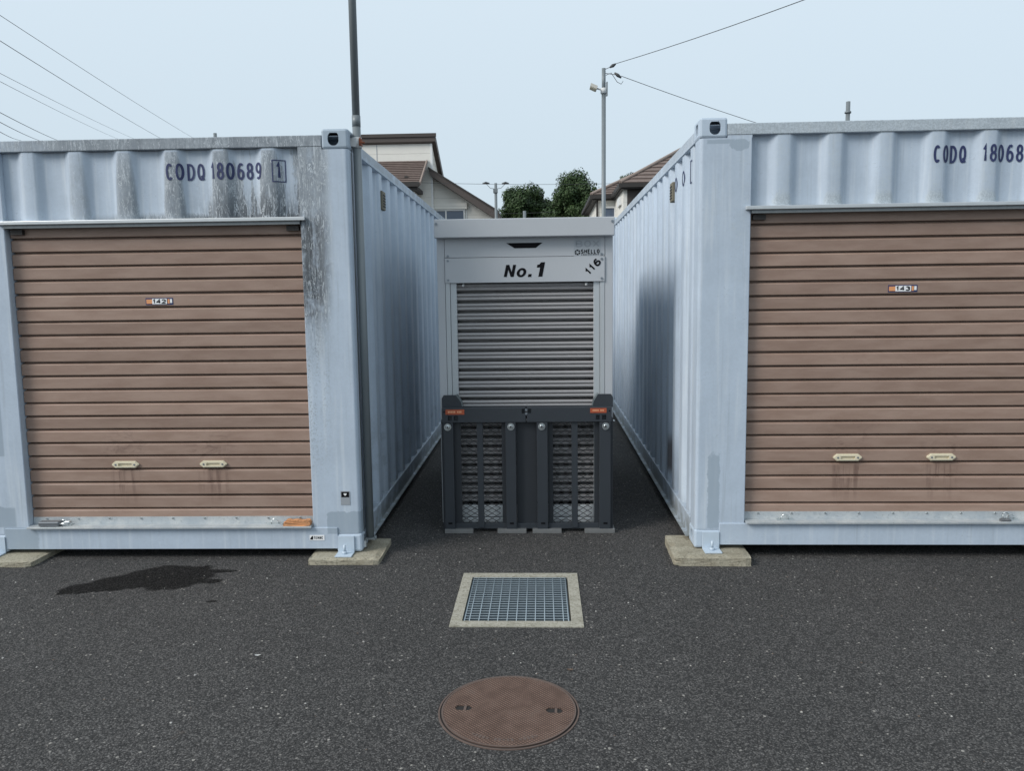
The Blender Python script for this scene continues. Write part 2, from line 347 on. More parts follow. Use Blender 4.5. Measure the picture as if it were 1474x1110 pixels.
# ------------------------------------------------------------------ mesh helpers
class B:
    def __init__(s): s.bm = bmesh.new()
    def box(s, x0, x1, y0, y1, z0, z1, bev=0):
        vs = [s.bm.verts.new(p) for p in ((x0, y0, z0), (x1, y0, z0), (x1, y1, z0), (x0, y1, z0), (x0, y0, z1), (x1, y0, z1), (x1, y1, z1), (x0, y1, z1))]
        fs = [s.bm.faces.new([vs[i] for i in q]) for q in ((0, 3, 2, 1), (4, 5, 6, 7), (0, 1, 5, 4), (1, 2, 6, 5), (2, 3, 7, 6), (3, 0, 4, 7))]
        if bev:
            es = list({e for f in fs for e in f.edges})
            bmesh.ops.bevel(s.bm, geom=es, offset=bev, segments=2, affect='EDGES', profile=.5)
        return s
    def poly(s, pts):
        return s.bm.faces.new([s.bm.verts.new(p) for p in pts])
    def prism(s, pts, d):
        """planar polygon pts extruded along the vector d"""
        d = Vector(d); a = [s.bm.verts.new(p) for p in pts]; b = [s.bm.verts.new(Vector(p) + d) for p in pts]
        n = len(pts); s.bm.faces.new(a[::-1]); s.bm.faces.new(b)
        for i in range(n): s.bm.faces.new((a[i], a[(i + 1) % n], b[(i + 1) % n], b[i]))
        return s
    def tube(s, path, r, n=12, cap=True):
        path = [Vector(p) for p in path]; rs = r if isinstance(r, (list, tuple)) else [r] * len(path); rings = []
        for i, p in enumerate(path):
            t = (path[min(i + 1, len(path) - 1)] - path[max(i - 1, 0)]).normalized()
            up = Vector((0, 0, 1)) if abs(t.z) < .9 else Vector((1, 0, 0))
            a = t.cross(up).normalized(); b = t.cross(a).normalized()
            rings.append([s.bm.verts.new(p + (a * cos(2 * pi * k / n) + b * sin(2 * pi * k / n)) * rs[i]) for k in range(n)])
        for i in range(len(rings) - 1):
            for k in range(n):
                f = s.bm.faces.new((rings[i][k], rings[i][(k + 1) % n], rings[i + 1][(k + 1) % n], rings[i + 1][k])); f.smooth = True
        if cap:
            s.bm.faces.new(rings[0][::-1]); s.bm.faces.new(rings[-1])
        return s
    def strip(s, prof, x0, x1, axis='x'):
        """profile points swept along an axis; prof in the two other axes"""
        def P(a, b, t): return (t, a, b) if axis == 'x' else ((a, t, b) if axis == 'y' else (a, b, t))
        A = [s.bm.verts.new(P(a, b, x0)) for a, b in prof]; C = [s.bm.verts.new(P(a, b, x1)) for a, b in prof]
        for i in range(len(prof) - 1): s.bm.faces.new((A[i], A[i + 1], C[i + 1], C[i]))
        return s
    def mesh(s, name):
        bmesh.ops.recalc_face_normals(s.bm, faces=s.bm.faces[:])
        me = bpy.data.meshes.new(name); s.bm.to_mesh(me); s.bm.free(); return me
    def build(s, name, mat, parent=None, smooth=False):
        me = s.mesh(name)
        if smooth:
            for p in me.polygons: p.use_smooth = True
        return link(name, me, mat, parent)
def link(name, me, mat, parent=None, loc=None):
    if mat is not None and not me.materials: me.materials.append(M[mat] if isinstance(mat, str) else mat)
    o = bpy.data.objects.new(name, me); COL.objects.link(o)
    if parent: o.parent = parent
    if loc is not None: o.location = loc
    return o
def tag(o, label=None, cat=None, group=None, kind=None):
    for k, v in (('label', label), ('category', cat), ('group', group), ('kind', kind)):
        if v: o[k] = v
    return o
def thing(name, loc, label, cat, rz=0, group=None):
    o = bpy.data.objects.new(name, None); COL.objects.link(o); o.location = loc; o.rotation_euler.z = rz; o.empty_display_size = .2
    return tag(o, label, cat, group)
def _ell(cx, cz, rx, rz, a0, a1, n=16):
    return [(cx + rx * cos(radians(a0 + (a1 - a0) * k / n)), cz + rz * sin(radians(a0 + (a1 - a0) * k / n))) for k in range(n + 1)]
_six = [_ell(.5, .30, .5, .30, 0, 360, 18), [(.0, .30), (.02, .56), (.14, .82), (.38, .98), (.62, 1.0), (.90, .93)]]
GLYPH = {
    'C': [_ell(.5, .5, .5, .5, 48, 312, 20)], 'O': [_ell(.5, .5, .5, .5, 0, 360, 24)], '0': [_ell(.5, .5, .5, .5, 0, 360, 24)],
    'D': [[(0, 0), (0, 1), (.35, 1)] + _ell(.35, .5, .65, .5, 90, -90, 12)[1:] + [(0, 0)]],
    'Q': [_ell(.5, .5, .5, .5, 0, 360, 24), [(.58, .26), (1.0, -.04)]], '1': [[(.0, .74), (.62, 1), (.62, 0)]], 'I': [[(.5, 0), (.5, 1)]],
    '8': [_ell(.5, .76, .42, .24, 0, 360, 18), _ell(.5, .26, .5, .26, 0, 360, 18)], '6': _six, '9': [[(1 - x, 1 - z) for x, z in p] for p in _six],
    '4': [[(.74, 0), (.74, 1), (0, .30), (1, .30)]], '2': [_ell(.5, .70, .48, .30, 165, -25, 12) + [(.0, 0), (1, 0)]],
    '3': [_ell(.45, .76, .45, .24, 150, -90, 12), _ell(.45, .26, .53, .26, 90, -155, 14)], 'N': [[(0, 0), (0, 1), (1, 0), (1, 1)]],
    'o': [_ell(.5, .36, .5, .36, 0, 360, 20)], '.': [[(.5, -.01), (.5, .12)]],
    'S': [_ell(.5, .75, .47, .25, 25, 265, 12) + _ell(.5, .25, .48, .25, 85, -155, 12)], 'H': [[(0, 0), (0, 1)], [(1, 0), (1, 1)], [(0, .5), (1, .5)]],
    'E': [[(1, 1), (0, 1), (0, 0), (1, 0)], [(0, .52), (.85, .52)]], 'L': [[(0, 1), (0, 0), (1, 0)]], 'T': [[(.5, 0), (.5, 1)], [(0, 1), (1, 1)]],
    'M': [[(0, 0), (0, 1), (.5, .3), (1, 1), (1, 0)]], 'X': [[(0, 0), (1, 1)], [(0, 1), (1, 0)]],
    'B': [[(0, 0), (0, 1), (.55, 1)] + _ell(.55, .76, .38, .24, 90, -90, 8)[1:] + [(0, .52)], [(.55, .52)] + _ell(.55, .26, .45, .26, 90, -90, 8)[1:] + [(0, 0)]],
}
GW = {'1': .62, '.': .30, 'I': .25, 'M': 1.25, 'o': .95, 'L': .85, 'E': .9}
def stroke(bm, pts, tw, y):
    closed = abs(pts[0][0] - pts[-1][0]) < 1e-6 and abs(pts[0][1] - pts[-1][1]) < 1e-6
    if closed: pts = pts[:-1]
    n = len(pts); P = [Vector((x, z)) for x, z in pts]; A, Bv = [], []
    for i in range(n):
        d0 = (P[i] - P[i - 1]) if (i > 0 or closed) else None; d1 = (P[(i + 1) % n] - P[i]) if (i < n - 1 or closed) else None
        d0 = (d0 or d1).normalized(); d1 = (d1 or d0).normalized()
        n0, n1 = Vector((-d0.y, d0.x)), Vector((-d1.y, d1.x)); m = n0 + n1
        if m.length < .3: m = n0
        m.normalize(); k = min(1 / max(m.dot(n0), .35), 2.2) * tw / 2
        A.append(bm.verts.new((P[i].x + m.x * k, y, P[i].y + m.y * k))); Bv.append(bm.verts.new((P[i].x - m.x * k, y, P[i].y - m.y * k)))
    for i in range(n if closed else n - 1):
        j = (i + 1) % n; bm.faces.new((A[i], A[j], Bv[j], Bv[i]))
def text_mesh(s, x0, x1, z0, z1, tw, gap=.28, shear=0.0):
    """monoline lettering filling x0..x1, z0..z1 as a thin flat mesh facing -y; strokes step back a hair from each other"""
    h = z1 - z0; ws = [GW.get(c, 1.0) for c in s]; tot = sum(ws) + gap * (len(s) - 1); u = (x1 - x0) / tot; b = B(); x = x0; k = 0
    for c, w_ in zip(s, ws):
        for st_ in GLYPH[c]:
            ww = w_ * u - tw
            stroke(b.bm, [(x + tw / 2 + px * ww + (tw / 2 + pz * (h - tw)) * shear, z0 + tw / 2 + pz * (h - tw)) for px, pz in st_], tw, -.0003 * (k % 3)); k += 1
        x += (w_ + gap) * u
    me = bpy.data.meshes.new('lettering'); b.bm.to_mesh(me); b.bm.free(); return me
def set_y(me, y):
    for v in me.vertices: v.co.y += y
    return me
def drape(me, breaks, fn):
    """cut a flat lettering mesh at the bends of a corrugated sheet and lay it on the sheet"""
    bm = bmesh.new(); bm.from_mesh(me)
    for b in breaks:
        bmesh.ops.bisect_plane(bm, geom=bm.verts[:] + bm.edges[:] + bm.faces[:], plane_co=(b, 0, 0), plane_no=(1, 0, 0), dist=1e-6)
    for v in bm.verts: v.co.y += fn(v.co.x) - .0025
    bm.to_mesh(me); bm.free(); return me
def boolean(o, cutters):
    for c in cutters:
        md = o.modifiers.new('b', 'BOOLEAN'); md.operation = 'DIFFERENCE'; md.solver = 'EXACT'; md.object = c
    dg = bpy.context.evaluated_depsgraph_get(); dg.update()
    me = bpy.data.meshes.new_from_object(o.evaluated_get(dg))
    for c in cutters: bpy.data.objects.remove(c)
    bpy.data.objects.remove(o); return me
def mirror_mesh(me, axis=0):
    m2 = me.copy()
    for v in m2.vertices: v.co[axis] = -v.co[axis]
    m2.flip_normals(); return m2

# ------------------------------------------------------------------ ground
GX0, GX1, GY0, GY1 = -0.468, 0.196, 3.734, 4.488
def build_ground():
    xs = [-250, -6, GX0, GX1, 6, 250]; ys = [-120, GY0, GY1, 12, 400]; b = B()
    vs = [[b.bm.verts.new((x, y, 0)) for x in xs] for y in ys]
    for j in range(len(ys) - 1):
        for i in range(len(xs) - 1):
            if i == 2 and j == 1: continue
            b.bm.faces.new((vs[j][i], vs[j][i + 1], vs[j + 1][i + 1], vs[j + 1][i]))
    tag(b.build('asphalt_ground', 'asphalt'), kind='structure')
build_ground()

# ------------------------------------------------------------------ shipping containers
CW, CH, CL = 2.438, 2.591, 6.058
XPL, YPL, APL, ZPL = -1.136, 4.7745, radians(.319), .040
XPR, YPR, APR, ZPR = .935, 4.783, radians(-.319), .060
PITCH_F, PITCH_S = .294, .322
SEG = 6
def corr(t, pitch, depth, top, slope):
    """0 on the proud flat, depth in the recess, rounded bends; t from the centre of a proud flat"""
    u = abs((t + pitch / 2) % pitch - pitch / 2)
    if u <= top / 2: return 0.0
    k = min(1.0, (u - top / 2) / slope); return depth * (k * k * (3 - 2 * k) * .75 + k * .25)
def corr_breaks(t0, t1, c0, pitch, top, slope):
    r = []; k = math.floor((t0 - c0) / pitch) - 1
    while c0 + k * pitch < t1 + pitch:
        for i in range(SEG + 1):
            for sg in (-1, 1):
                v = c0 + k * pitch + sg * (top / 2 + slope * i / SEG)
                if t0 < v < t1: r.append(v)
        k += 1
    return sorted(r)
def casting_mesh():
    """corner casting, outer corner at (0,0), body towards -x / +y, z 0..0.118; holes on the front and on the outer side"""
    o = B().box(-.162, 0, 0, .178, 0, .118, .014).build('c', 'cast')
    me = o.data
    cav = B().box(-.150, -.014, .014, .164, .014, .104).build('k', 'dark')
    def hole(c, axis):
        pts = []
        for k in range(20):
            a = 2 * pi * k / 20; u, v = .033 * cos(a), .040 * sin(a)
            v = max(-.041, min(.034, v * 1.05)); u = max(-.034, min(.032, u * 1.08)); pts.append((u, v))
        if axis == 'y': return B().prism([(c[0] + u, -.03, c[1] + v) for u, v in pts], (0, .08, 0)).build('h', 'dark')
        return B().prism([(-.06, c[0] + u, c[1] + v) for u, v in pts], (.12, 0, 0)).build('h', 'dark')
    return boolean(o, [cav, hole((-.089, .060), 'y'), hole((.089, .060), 'x')])
CAST = casting_mesh(); CAST.materials.clear()
CAST_M = mirror_mesh(CAST)
def slat_mesh(width):
    return B().strip([(.034, .0015), (.001, .003), (.000, .006), (.000, .0665), (.0025, .0695), (.0175, .0770), (.034, .0788), (.034, .092)], 0, width).mesh('slat')
def handle_mesh():
    b = B(); w2, h2 = .086, .0215
    out = [(-w2, -.004), (-w2 + .022, -h2), (w2 - .022, -h2), (w2, -.004), (w2, .004), (w2 - .022, h2), (-w2 + .022, h2), (-w2, .004)]
    o = B().prism([(x, -.014, z) for x, z in out], (0, .014, 0)).build('h', 'cream')
    bm = bmesh.new(); bm.from_mesh(o.data); bmesh.ops.bevel(bm, geom=[e for e in bm.edges if abs(e.verts[0].co.y + .014) < 1e-5 and abs(e.verts[1].co.y + .014) < 1e-5], offset=.005, segments=2, affect='EDGES'); bm.to_mesh(o.data); bm.free()
    cut = B().box(-.043, .043, -.03, -.002, -.010, .008).build('k', 'dark')
    me = boolean(o, [cut]); return me
HANDLE = handle_mesh(); HANDLE.materials.clear(); HANDLE.materials.append(M['cream'])

def container(side):
    L = side == 'L'; s = -1 if L else 1
    X = lambda a: s * a                      # a: distance from the corner by the passage, measured along the front
    def bx(b, a0, a1, y0, y1, z0, z1, bev=0):
        x0, x1 = sorted((X(a0), X(a1))); return b.box(x0, x1, y0, y1, z0, z1, bev)
    root = thing('shipping_container', (XPL, YPL, ZPL) if L else (XPR, YPR, ZPR),
                 'pale blue container with dark mould stains and shutter numbered 142' if L else 'cleaner pale blue container with shutter numbered 143',
                 'container', APL if L else APR, 'converted storage containers')
    pm, sm = ('paintL', 'sideL') if L else ('paintR', 'sideR')
    # castings: near and far column, front and back
    for a, flip in ((0, False), (CW, True)):
        for y, back in ((0, False), (CL, True)):
            for z in (0, CH - .118):
                me = (CAST if L else CAST_M) if not flip else (CAST_M if L else CAST)
                if back: me = mirror_mesh(me, 1)
                me = me.copy(); me.materials.append(M['cast_low'] if z == 0 or not L else M['cast'])
                o = link('corner_casting', me, None, root, (X(a), y, z))
    # front corner posts (wide plates), each with a rounded outer edge
    for k, (a0, a1) in enumerate(((0.004, .307), (CW - .307, CW - .004))):
        r = .022; pts = []
        outer, inner = (a0, a1) if k == 0 else (a1, a0); sg = 1 if inner > outer else -1
        arc = [(outer + sg * (r - r * cos(t)), .004 + r - r * sin(t)) for t in [i * pi / 12 for i in range(7)]]
        prof = [(outer, .150)] + arc + [(inner - sg * .004, .004), (inner, .008), (inner, .15)]
        b = B(); b.prism([(X(a), y, .118) for a, y in prof], (0, 0, CH - .236)); b.build('corner_post', pm, root)
    for a0_, a1_ in ((.1632, .3068), (CW - .3068, CW - .1632)):
        b = B(); bx(b, a0_, a1_, .005, .09, 2.4732, 2.4885); b.build('post_head', pm, root)
    # header rail, upper plates at its ends, corrugated panel above the door
    b = B(); bx(b, .1625, CW - .1625, .004, .10, 2.490, 2.556, .004); b.build('top_rail', pm, root)
    c0 = 1.96 - .002 if L else .785     # centre of a proud rib, distance from the passage corner
    cl = lambda a: .010 + corr(a - c0, PITCH_F, .032, .060, .062)
    a0, a1 = .3075, CW - .3075
    br = [a0] + corr_breaks(a0, a1, c0, PITCH_F, .060, .062) + [a1]
    b = B(); b.strip([(X(a), cl(a)) for a in br], 2.055, 2.4905, 'z')
    b.build('front_panel', pm, root, True)
    # lintel flashing: bright aluminium strip with a grey underside channel
    b = B(); bx(b, .274, CW - .274, -.022, .02, 2.056, 2.078, .003); fl = b.build('lintel_flashing', 'alu', root)
    b = B(); bx(b, .309, CW - .309, -.008, .06, 2.036, 2.0555); b.build('drip_channel', 'galv', fl)
    # bottom beam, sill lip
    b = B(); bx(b, .152, CW - .152, -.004, .09, .022, .158, .003); b.build('bottom_beam', pm, root)
    b = B(); bx(b, .312, CW - .312, -.030, .060, .160, .173, .002); sill = b.build('door_sill', 'sill', root)
    b = B(); bx(b, .312, CW - .312, .049, .075, .1735, .219); up = b.build('sill_upstand', 'sill', sill)
    for k in range(9):
        a = .40 + k * .205
        B().tube([(X(a), .050, .208), (X(a), .044, .208)], .006, 8).build('bolt_head', 'zinc', sill)
    # hasps: half rings standing off the upstand
    for a in (.558, CW - .558 + .035):
        b = B(); n = 9
        b.tube([(X(a) + .024 * cos(t), .034 - .012 * sin(t), .178 + .030 * sin(t)) for t in [pi * i / n for i in range(n + 1)]], .0038, 8)
        bx(b, a - .05, a + .05, .012, .048, .1732, .1765); b.build('hasp', 'zinc', root)
    # roller shutter
    sh = bpy.data.objects.new('roller_shutter', None); COL.objects.link(sh); sh.parent = root
    wd = CW - 2 * .311; me = slat_mesh(wd); me.materials.append(M['shutter'])
    x0 = min(X(.311), X(CW - .311)); rr = random.Random(3)
    for k in range(22):
        z = .192 + k * .0851
        o = link('slat', me, None, sh, (x0, .052 + rr.uniform(-.0016, .0016), z + rr.uniform(-.0008, .0008))); o.rotation_euler = (radians(rr.uniform(-1.3, 1.3)), radians(rr.uniform(-.03, .03)), 0)
    for a in ((1.502 if L else .933), (.938 if L else 1.495)):
        h = link('handle', HANDLE, None, sh, (X(a), .0515, .559))
        for q in (-.060, .060):
            scw = B().tube([(q, -.0145, 0), (q, -.0165, 0)], .0058, 8).mesh('screw'); link('screw', scw, 'screw', sh, h.location)
    # number sticker: dark card, orange flash, white pill with the number, a white mark
    a = 1.2205 if L else 1.224
    st = B().box(-.086, .086, -.0015, .0, -.0215, .0215).build('number_sticker', 'navy', sh); st.location = (X(a), .051, 1.584)
    st['label'] = 'small dark sticker reading ' + ('142' if L else '143')
    B().box(-.081, -.040, -.003, -.0017, -.014, .013).build('orange_flash', 'orange', st); B().box(.052, .064, -.003, -.0017, -.014, .014).build('orange_mark', 'orange', st)
    B().box(-.044, .048, -.0040, -.0032, -.0165, .0165).build('white_panel', 'white', st); B().box(.067, .080, -.003, -.0017, -.010, .014).build('white_mark', 'white', st)
    link('number', set_y(text_mesh('142' if L else '143', -.040, .043, -.0135, .0135, .0065, .16), -.0046), 'black', st)
    # end stops above the shutter
    for aa in (.325, CW - .405):
        b = B(); bx(b, aa, aa + .075, .022, .05, 2.000, 2.030); b.build('end_stop', 'soffit', sh)
    # painted code on the front panel, bent over the ribs
    brx = [X(q) for q in br]
    fnx = lambda x: cl(abs(x))
    if L: spans = [('CODQ', -1.113, -.888), ('180689', -.842, -.534), ('1', -.443, -.417)]
    else: spans = [('CODQ', 1.349, 1.550), ('180689', 1.628, 1.93), ('1', 2.02, 2.045)]
    lb = bpy.data.objects.new('container_code', None); COL.objects.link(lb); lb.parent = root
    lb['label'] = 'navy code CODQ 180689 1'
    for s_, xa, xb in spans:
        me = text_mesh(s_, xa, xb, 2.308, 2.408, .0135, .30)
        link('lettering', drape(me, brx, fnx), 'navy', lb)
    xa = (spans[2][1] + spans[2][2]) / 2; b = B(); t_ = .006
    for q0, q1, z0, z1 in ((-.038, .038, 2.413, 2.419), (-.038, .038, 2.288, 2.294), (-.038, -.032, 2.294, 2.413), (.032, .038, 2.294, 2.413)):
        f = b.poly([(xa + q0, 0, z0), (xa + q1, 0, z0), (xa + q1, 0, z1), (xa + q0, 0, z1)])
    link('check_box', drape(b.mesh('bx'), brx, fnx), 'navy', lb)
    # anchor brackets bolted to the pads
    for a in (.100, CW - .100):
        b = B(); bx(b, a - .052, a + .052, -.0105, -.0045, -.002, .105, .002); bx(b, a - .052, a + .052, -.100, -.0106, -.003, .005, .0015)
        br_ = b.build('anchor_bracket', 'bracket', root)
        b = B(); b.tube([(X(a), -.052, .005), (X(a), -.052, .021)], .016, 6); b.tube([(X(a), -.052, .021), (X(a), -.052, .062)], .0080, 8); b.build('anchor_bolt', 'bracket', br_)
    # ---- sides: corrugated panels, rails
    for a, rec, inner in ((0, 1, True), (CW, -1, False)):
        c1, PS_ = (.36, .328) if L else (.305, .30)
        pr = lambda y, a=a, rec=rec, c1=c1, PS_=PS_: X(a + rec * (.012 + corr(y - c1, PS_, .038, .090, .055)))
        ys = [.15] + corr_breaks(.15, CL - .15, c1, PS_, .09, .055) + [CL - .15]
        b = B(); b.strip([(pr(y), y) for y in ys], .14, 2.52, 'z'); b.build('side_panel', sm, root)
        b = B(); bx(b, *sorted((a + rec * .004, a + rec * .07)), .178, CL - .178, 2.478, 2.545, .003); b.build('top_side_rail', sm, root)
        b = B(); bx(b, *sorted((a + rec * .002, a + rec * .05)), .178, CL - .178, .030, .150, .003); bx(b, *sorted((a - rec * .022, a + rec * .05)), .178, CL - .178, .022, .030); b.build('bottom_side_rail', sm, root)
        if inner:
            vy = 1.06 if L else 1.02
            b = B(); x0_, x1_ = sorted((X(a - .004), X(a + .045))); b.box(x0_, x1_, vy - .055, vy + .055, 2.225, 2.36, .006)
            ve = b.build('side_vent', m_flat('vent_plastic', (.16, .145, .105), .7), root)
            b = B()
            for k in range(5): b.box(*sorted((X(a - .0070), X(a - .0042))), vy - .042, vy + .042, 2.245 + k * .02, 2.254 + k * .02)
            b.build('louvre', 'dark', ve)
            if not L:
                # code along the side, reading towards the front corner
                bry = [-q for q in ys]
                for s_, t0, t1 in (('O', -.935, -.850), ('I', -.800, -.780), ('0', -.640, -.550)):
                    me = drape(text_mesh(s_, t0, t1, 2.278, 2.378, .014), bry, lambda t: 0)
                    for v in me.vertices: v.co = (pr(-v.co.x) - .003, -v.co.x, v.co.z)
                    link('side_lettering', me, 'navy', root)
                b = B()
                for q0, q1, z0, z1 in ((-.345, -.285, 2.392, 2.400), (-.345, -.285, 2.258, 2.266), (-.345, -.330, 2.266, 2.392)):
                    b.poly([(q0, 0, z0), (q1, 0, z0), (q1, 0, z1), (q0, 0, z1)])
                me = drape(b.mesh('bx'), bry, lambda t: 0)
                for v in me.vertices: v.co = (pr(-v.co.x) - .003, -v.co.x, v.co.z)
                link('side_check_box', me, 'navy', root)
    # rear wall, rear posts, roof, floor
    b = B(); bx(b, .15, CW - .15, CL - .05, CL - .01, .12, 2.47); b.build('rear_panel', sm, root)
    for a0_, a1_ in ((.004, .15), (CW - .15, CW - .004)):
        b = B(); bx(b, a0_, a1_, CL - .15, CL - .004, .118, CH - .118, .01); b.build('rear_post', sm, root)
    b = B(); bx(b, .02, CW - .02, .02, CL - .02, 2.548, 2.553); b.build('roof_panel', sm, root)
    b = B(); bx(b, .06, CW - .06, .092, CL - .02, .10, .15); b.build('floor', 'dark', root)
    b = B(); bx(b, .308, CW - .308, .10, .13, .16, 2.50); b.build('shutter_backing', 'dark', root)
    return root
CLft = container('L'); CRgt = container('R')

# stickers on the left container's right-hand post and beam
st = B().box(-.330, -.236, -.0065, -.0045, .077, .111).build('maker_label', 'white', CLft)
link('lettering', set_y(text_mesh('TEMHC', -.304, -.245, .084, .104, .0036, .3), -.0070), 'black', st)
B().prism([(-.326, -.0072, .082), (-.308, -.0072, .082), (-.308, -.0072, .105), (-.314, -.0072, .105), (-.326, -.0072, .090)], (0, .0006, 0)).build('mark', 'black', st)
st = B().box(-.126, -.068, .0015, .0039, .302, .391).build('notice_sticker', 'ghost', CLft)
st['label'] = 'small grey notice sticker with a dark square and white mark'
B().box(-.121, -.073, .0004, .0014, .352, .386).build('dark_square', 'black', st)
b = B(); n = 22
b.prism([(-.097 + .0011 * 16 * sin(t) ** 3 * .55, -.0006, .370 + .00062 * (13 * cos(t) - 5 * cos(2 * t) - 2 * cos(3 * t) - cos(4 * t))) for t in [2 * pi * i / n for i in range(n)]], (0, .0009, 0))
b.build('white_mark', 'white', st)

# ------------------------------------------------------------------ concrete pads under the container corners
def pad(x0, x1, y0, y1, h, label, rz=0):
    cx_, cy_ = (x0 + x1) / 2, (y0 + y1) / 2; wx, wy = (x1 - x0) / 2, (y1 - y0) / 2
    b = B(); b.box(-wx, wx, -wy, wy, -.03, h)
    bmesh.ops.subdivide_edges(b.bm, edges=b.bm.edges[:], cuts=11, use_grid_fill=True)
    rp = random.Random(int(x0 * 100))
    for v in b.bm.verts:
        ex, ey, ez = abs(abs(v.co.x) - wx) < 1e-5, abs(abs(v.co.y) - wy) < 1e-5, abs(v.co.z - h) < 1e-5
        k = ex + ey + ez
        if k >= 2:      # worn, chipped arrises
            ch = .006 + (.012 if rp.random() < .10 else rp.uniform(0, .004))
            if ex: v.co.x -= math.copysign(ch * .7, v.co.x)
            if ey: v.co.y -= math.copysign(ch * .7, v.co.y)
            if ez: v.co.z -= ch * .7
        v.co += Vector((rp.uniform(-.0012, .0012), rp.uniform(-.0012, .0012), rp.uniform(-.0010, .0003)))
    o = b.build('concrete_pad', 'conc'); o.location = (cx_, cy_, 0); o.rotation_euler.z = rz
    tag(o, label, 'concrete pad', 'concrete pads under the containers')
pad(-1.450, -1.006, 4.642, 5.08, .036, 'weathered concrete pad under stained container beside the grey pipe', radians(.5))
pad(-3.61, -3.160, 4.60, 5.05, .036, 'concrete pad under stained container, end away from the pipe', radians(-.3))
pad(.793, 1.254, 4.620, 5.08, .056, 'mossy concrete pad under the cleaner container beside the passage', radians(-1.2))
pad(3.06, 3.52, 4.66, 5.10, .056, 'concrete pad under cleaner container, end away from the passage')

# ------------------------------------------------------------------ padlocks and wood on the sills
def at_left(x, y, z): return CLft_M @ Vector((x, y, z))
CLft_M = Matrix.Translation((XPL, YPL, ZPL)) @ Matrix.Rotation(APL, 4, 'Z')
CRgt_M = Matrix.Translation((XPR, YPR, ZPR)) @ Matrix.Rotation(APR, 4, 'Z')
t = thing('padlock', CLft_M @ Vector((-1.98, .0, .173)), 'long dark grey padlock lying on the stained container sill', 'padlock', APL + radians(1))
B().box(-.075, .058, -.022, .022, .002, .034, .008).build('lock_body', m_flat('lock_body_steel', (.20, .215, .235), .35, .5, .1, 20), t)
b = B(); b.tube([(.05, -.013, .018), (.09, -.013, .020), (.112, -.008, .023), (.122, .004, .026), (.112, .014, .026), (.09, .016, .022), (.05, .014, .018)], .0055, 8)
b.build('shackle', 'zinc', t)
t = thing('padlock', CRgt_M @ Vector((1.867, -.005, .173)), 'small padlock hanging open on the cleaner container sill', 'padlock', APR)
b = B(); b.box(-.030, .030, -.016, .012, -.008, .014, .005); b.build('lock_body', m_flat('lock_body_dark', (.16, .165, .175), .35, .5, .1, 20), t)
b = B(); b.tube([(-.016, -.002, .010), (-.017, .0, .038), (-.010, .002, .052), (.004, .003, .056), (.018, .003, .048), (.021, .003, .034), (.0205, .0, .010)], .0050, 8); b.build('shackle', 'zinc', t)
b = B(); rr = random.Random(5)
pts = [(-.087, 0), (-.082, .022), (-.070, .026), (-.066, .036), (-.03, .033), (.0, .036), (.03, .031), (.056, .035), (.080, .031), (.084, .008), (.080, 0)]
b.prism([(x, -.024, z) for x, z in pts], (0, .050, 0))
bmesh.ops.subdivide_edges(b.bm, edges=b.bm.edges[:], cuts=3, use_grid_fill=True)
for v in b.bm.verts: v.co += Vector((rr.uniform(-.003, .003), rr.uniform(-.005, .004), rr.uniform(-.002, .003) if v.co.z > .004 else 0))
o = b.build('wood_block', 'wood'); o.matrix_world = CLft_M @ Matrix.Translation((-.405, .002, .1735)); tag(o, 'splintered orange brown wood block on the stained container sill', 'wood')

# ------------------------------------------------------------------ pole strapped to the left container
t = thing('steel_pipe_pole', (-1.1085, 4.885, 0), 'tall galvanised pipe pole clamped to the stained container corner', 'pole')
B().tube([(0, 0, .10), (0, 0, 2.72)], .0248, 20).build('pipe', 'polegrey', t)
B().tube([(0, 0, 2.70), (0, 0, 4.6)], .0232, 20).build('upper_pipe', 'polegrey', t)
B().tube([(0, 0, 2.66), (0, 0, 2.725)], .0258, 20).build('coupling', 'polegrey', t)
b = B(); b.tube([(0, 0, 2.535), (0, 0, 2.595)], .0290, 20); b.box(-.036, .0, -.030, -.022, 2.54, 2.59); cl_ = b.build('clamp', 'whitesteel', t)
b = B(); b.tube([(.020, -.022, 2.565), (.052, -.030, 2.560)], .006, 8); b.box(.018, .030, -.030, .020, 2.545, 2.590, .002); b.tube([(.022, -.012, 2.575), (.022, -.012, 2.60)], .005, 6); b.build('rusty_bolt', 'rust', cl_)
b = B(); b.box(-.03, .034, -.034, .034, .094, .104); b.box(-.030, -.016, -.036, -.028, .045, .094); b.tube([(.036, -.012, .11), (.036, -.012, .088)], .008, 6); b.build('base_bracket', 'galv', t)
B().tube([(-.034, -.034, .12), (-.032, -.034, 1.2), (-.034, -.034, 2.50)], .0055, 8).build('cable', 'cable', t)
B().box(-.040, -.020, -.055, -.033, .050, .088, .003).build('cable_end', 'whitesteel', t)

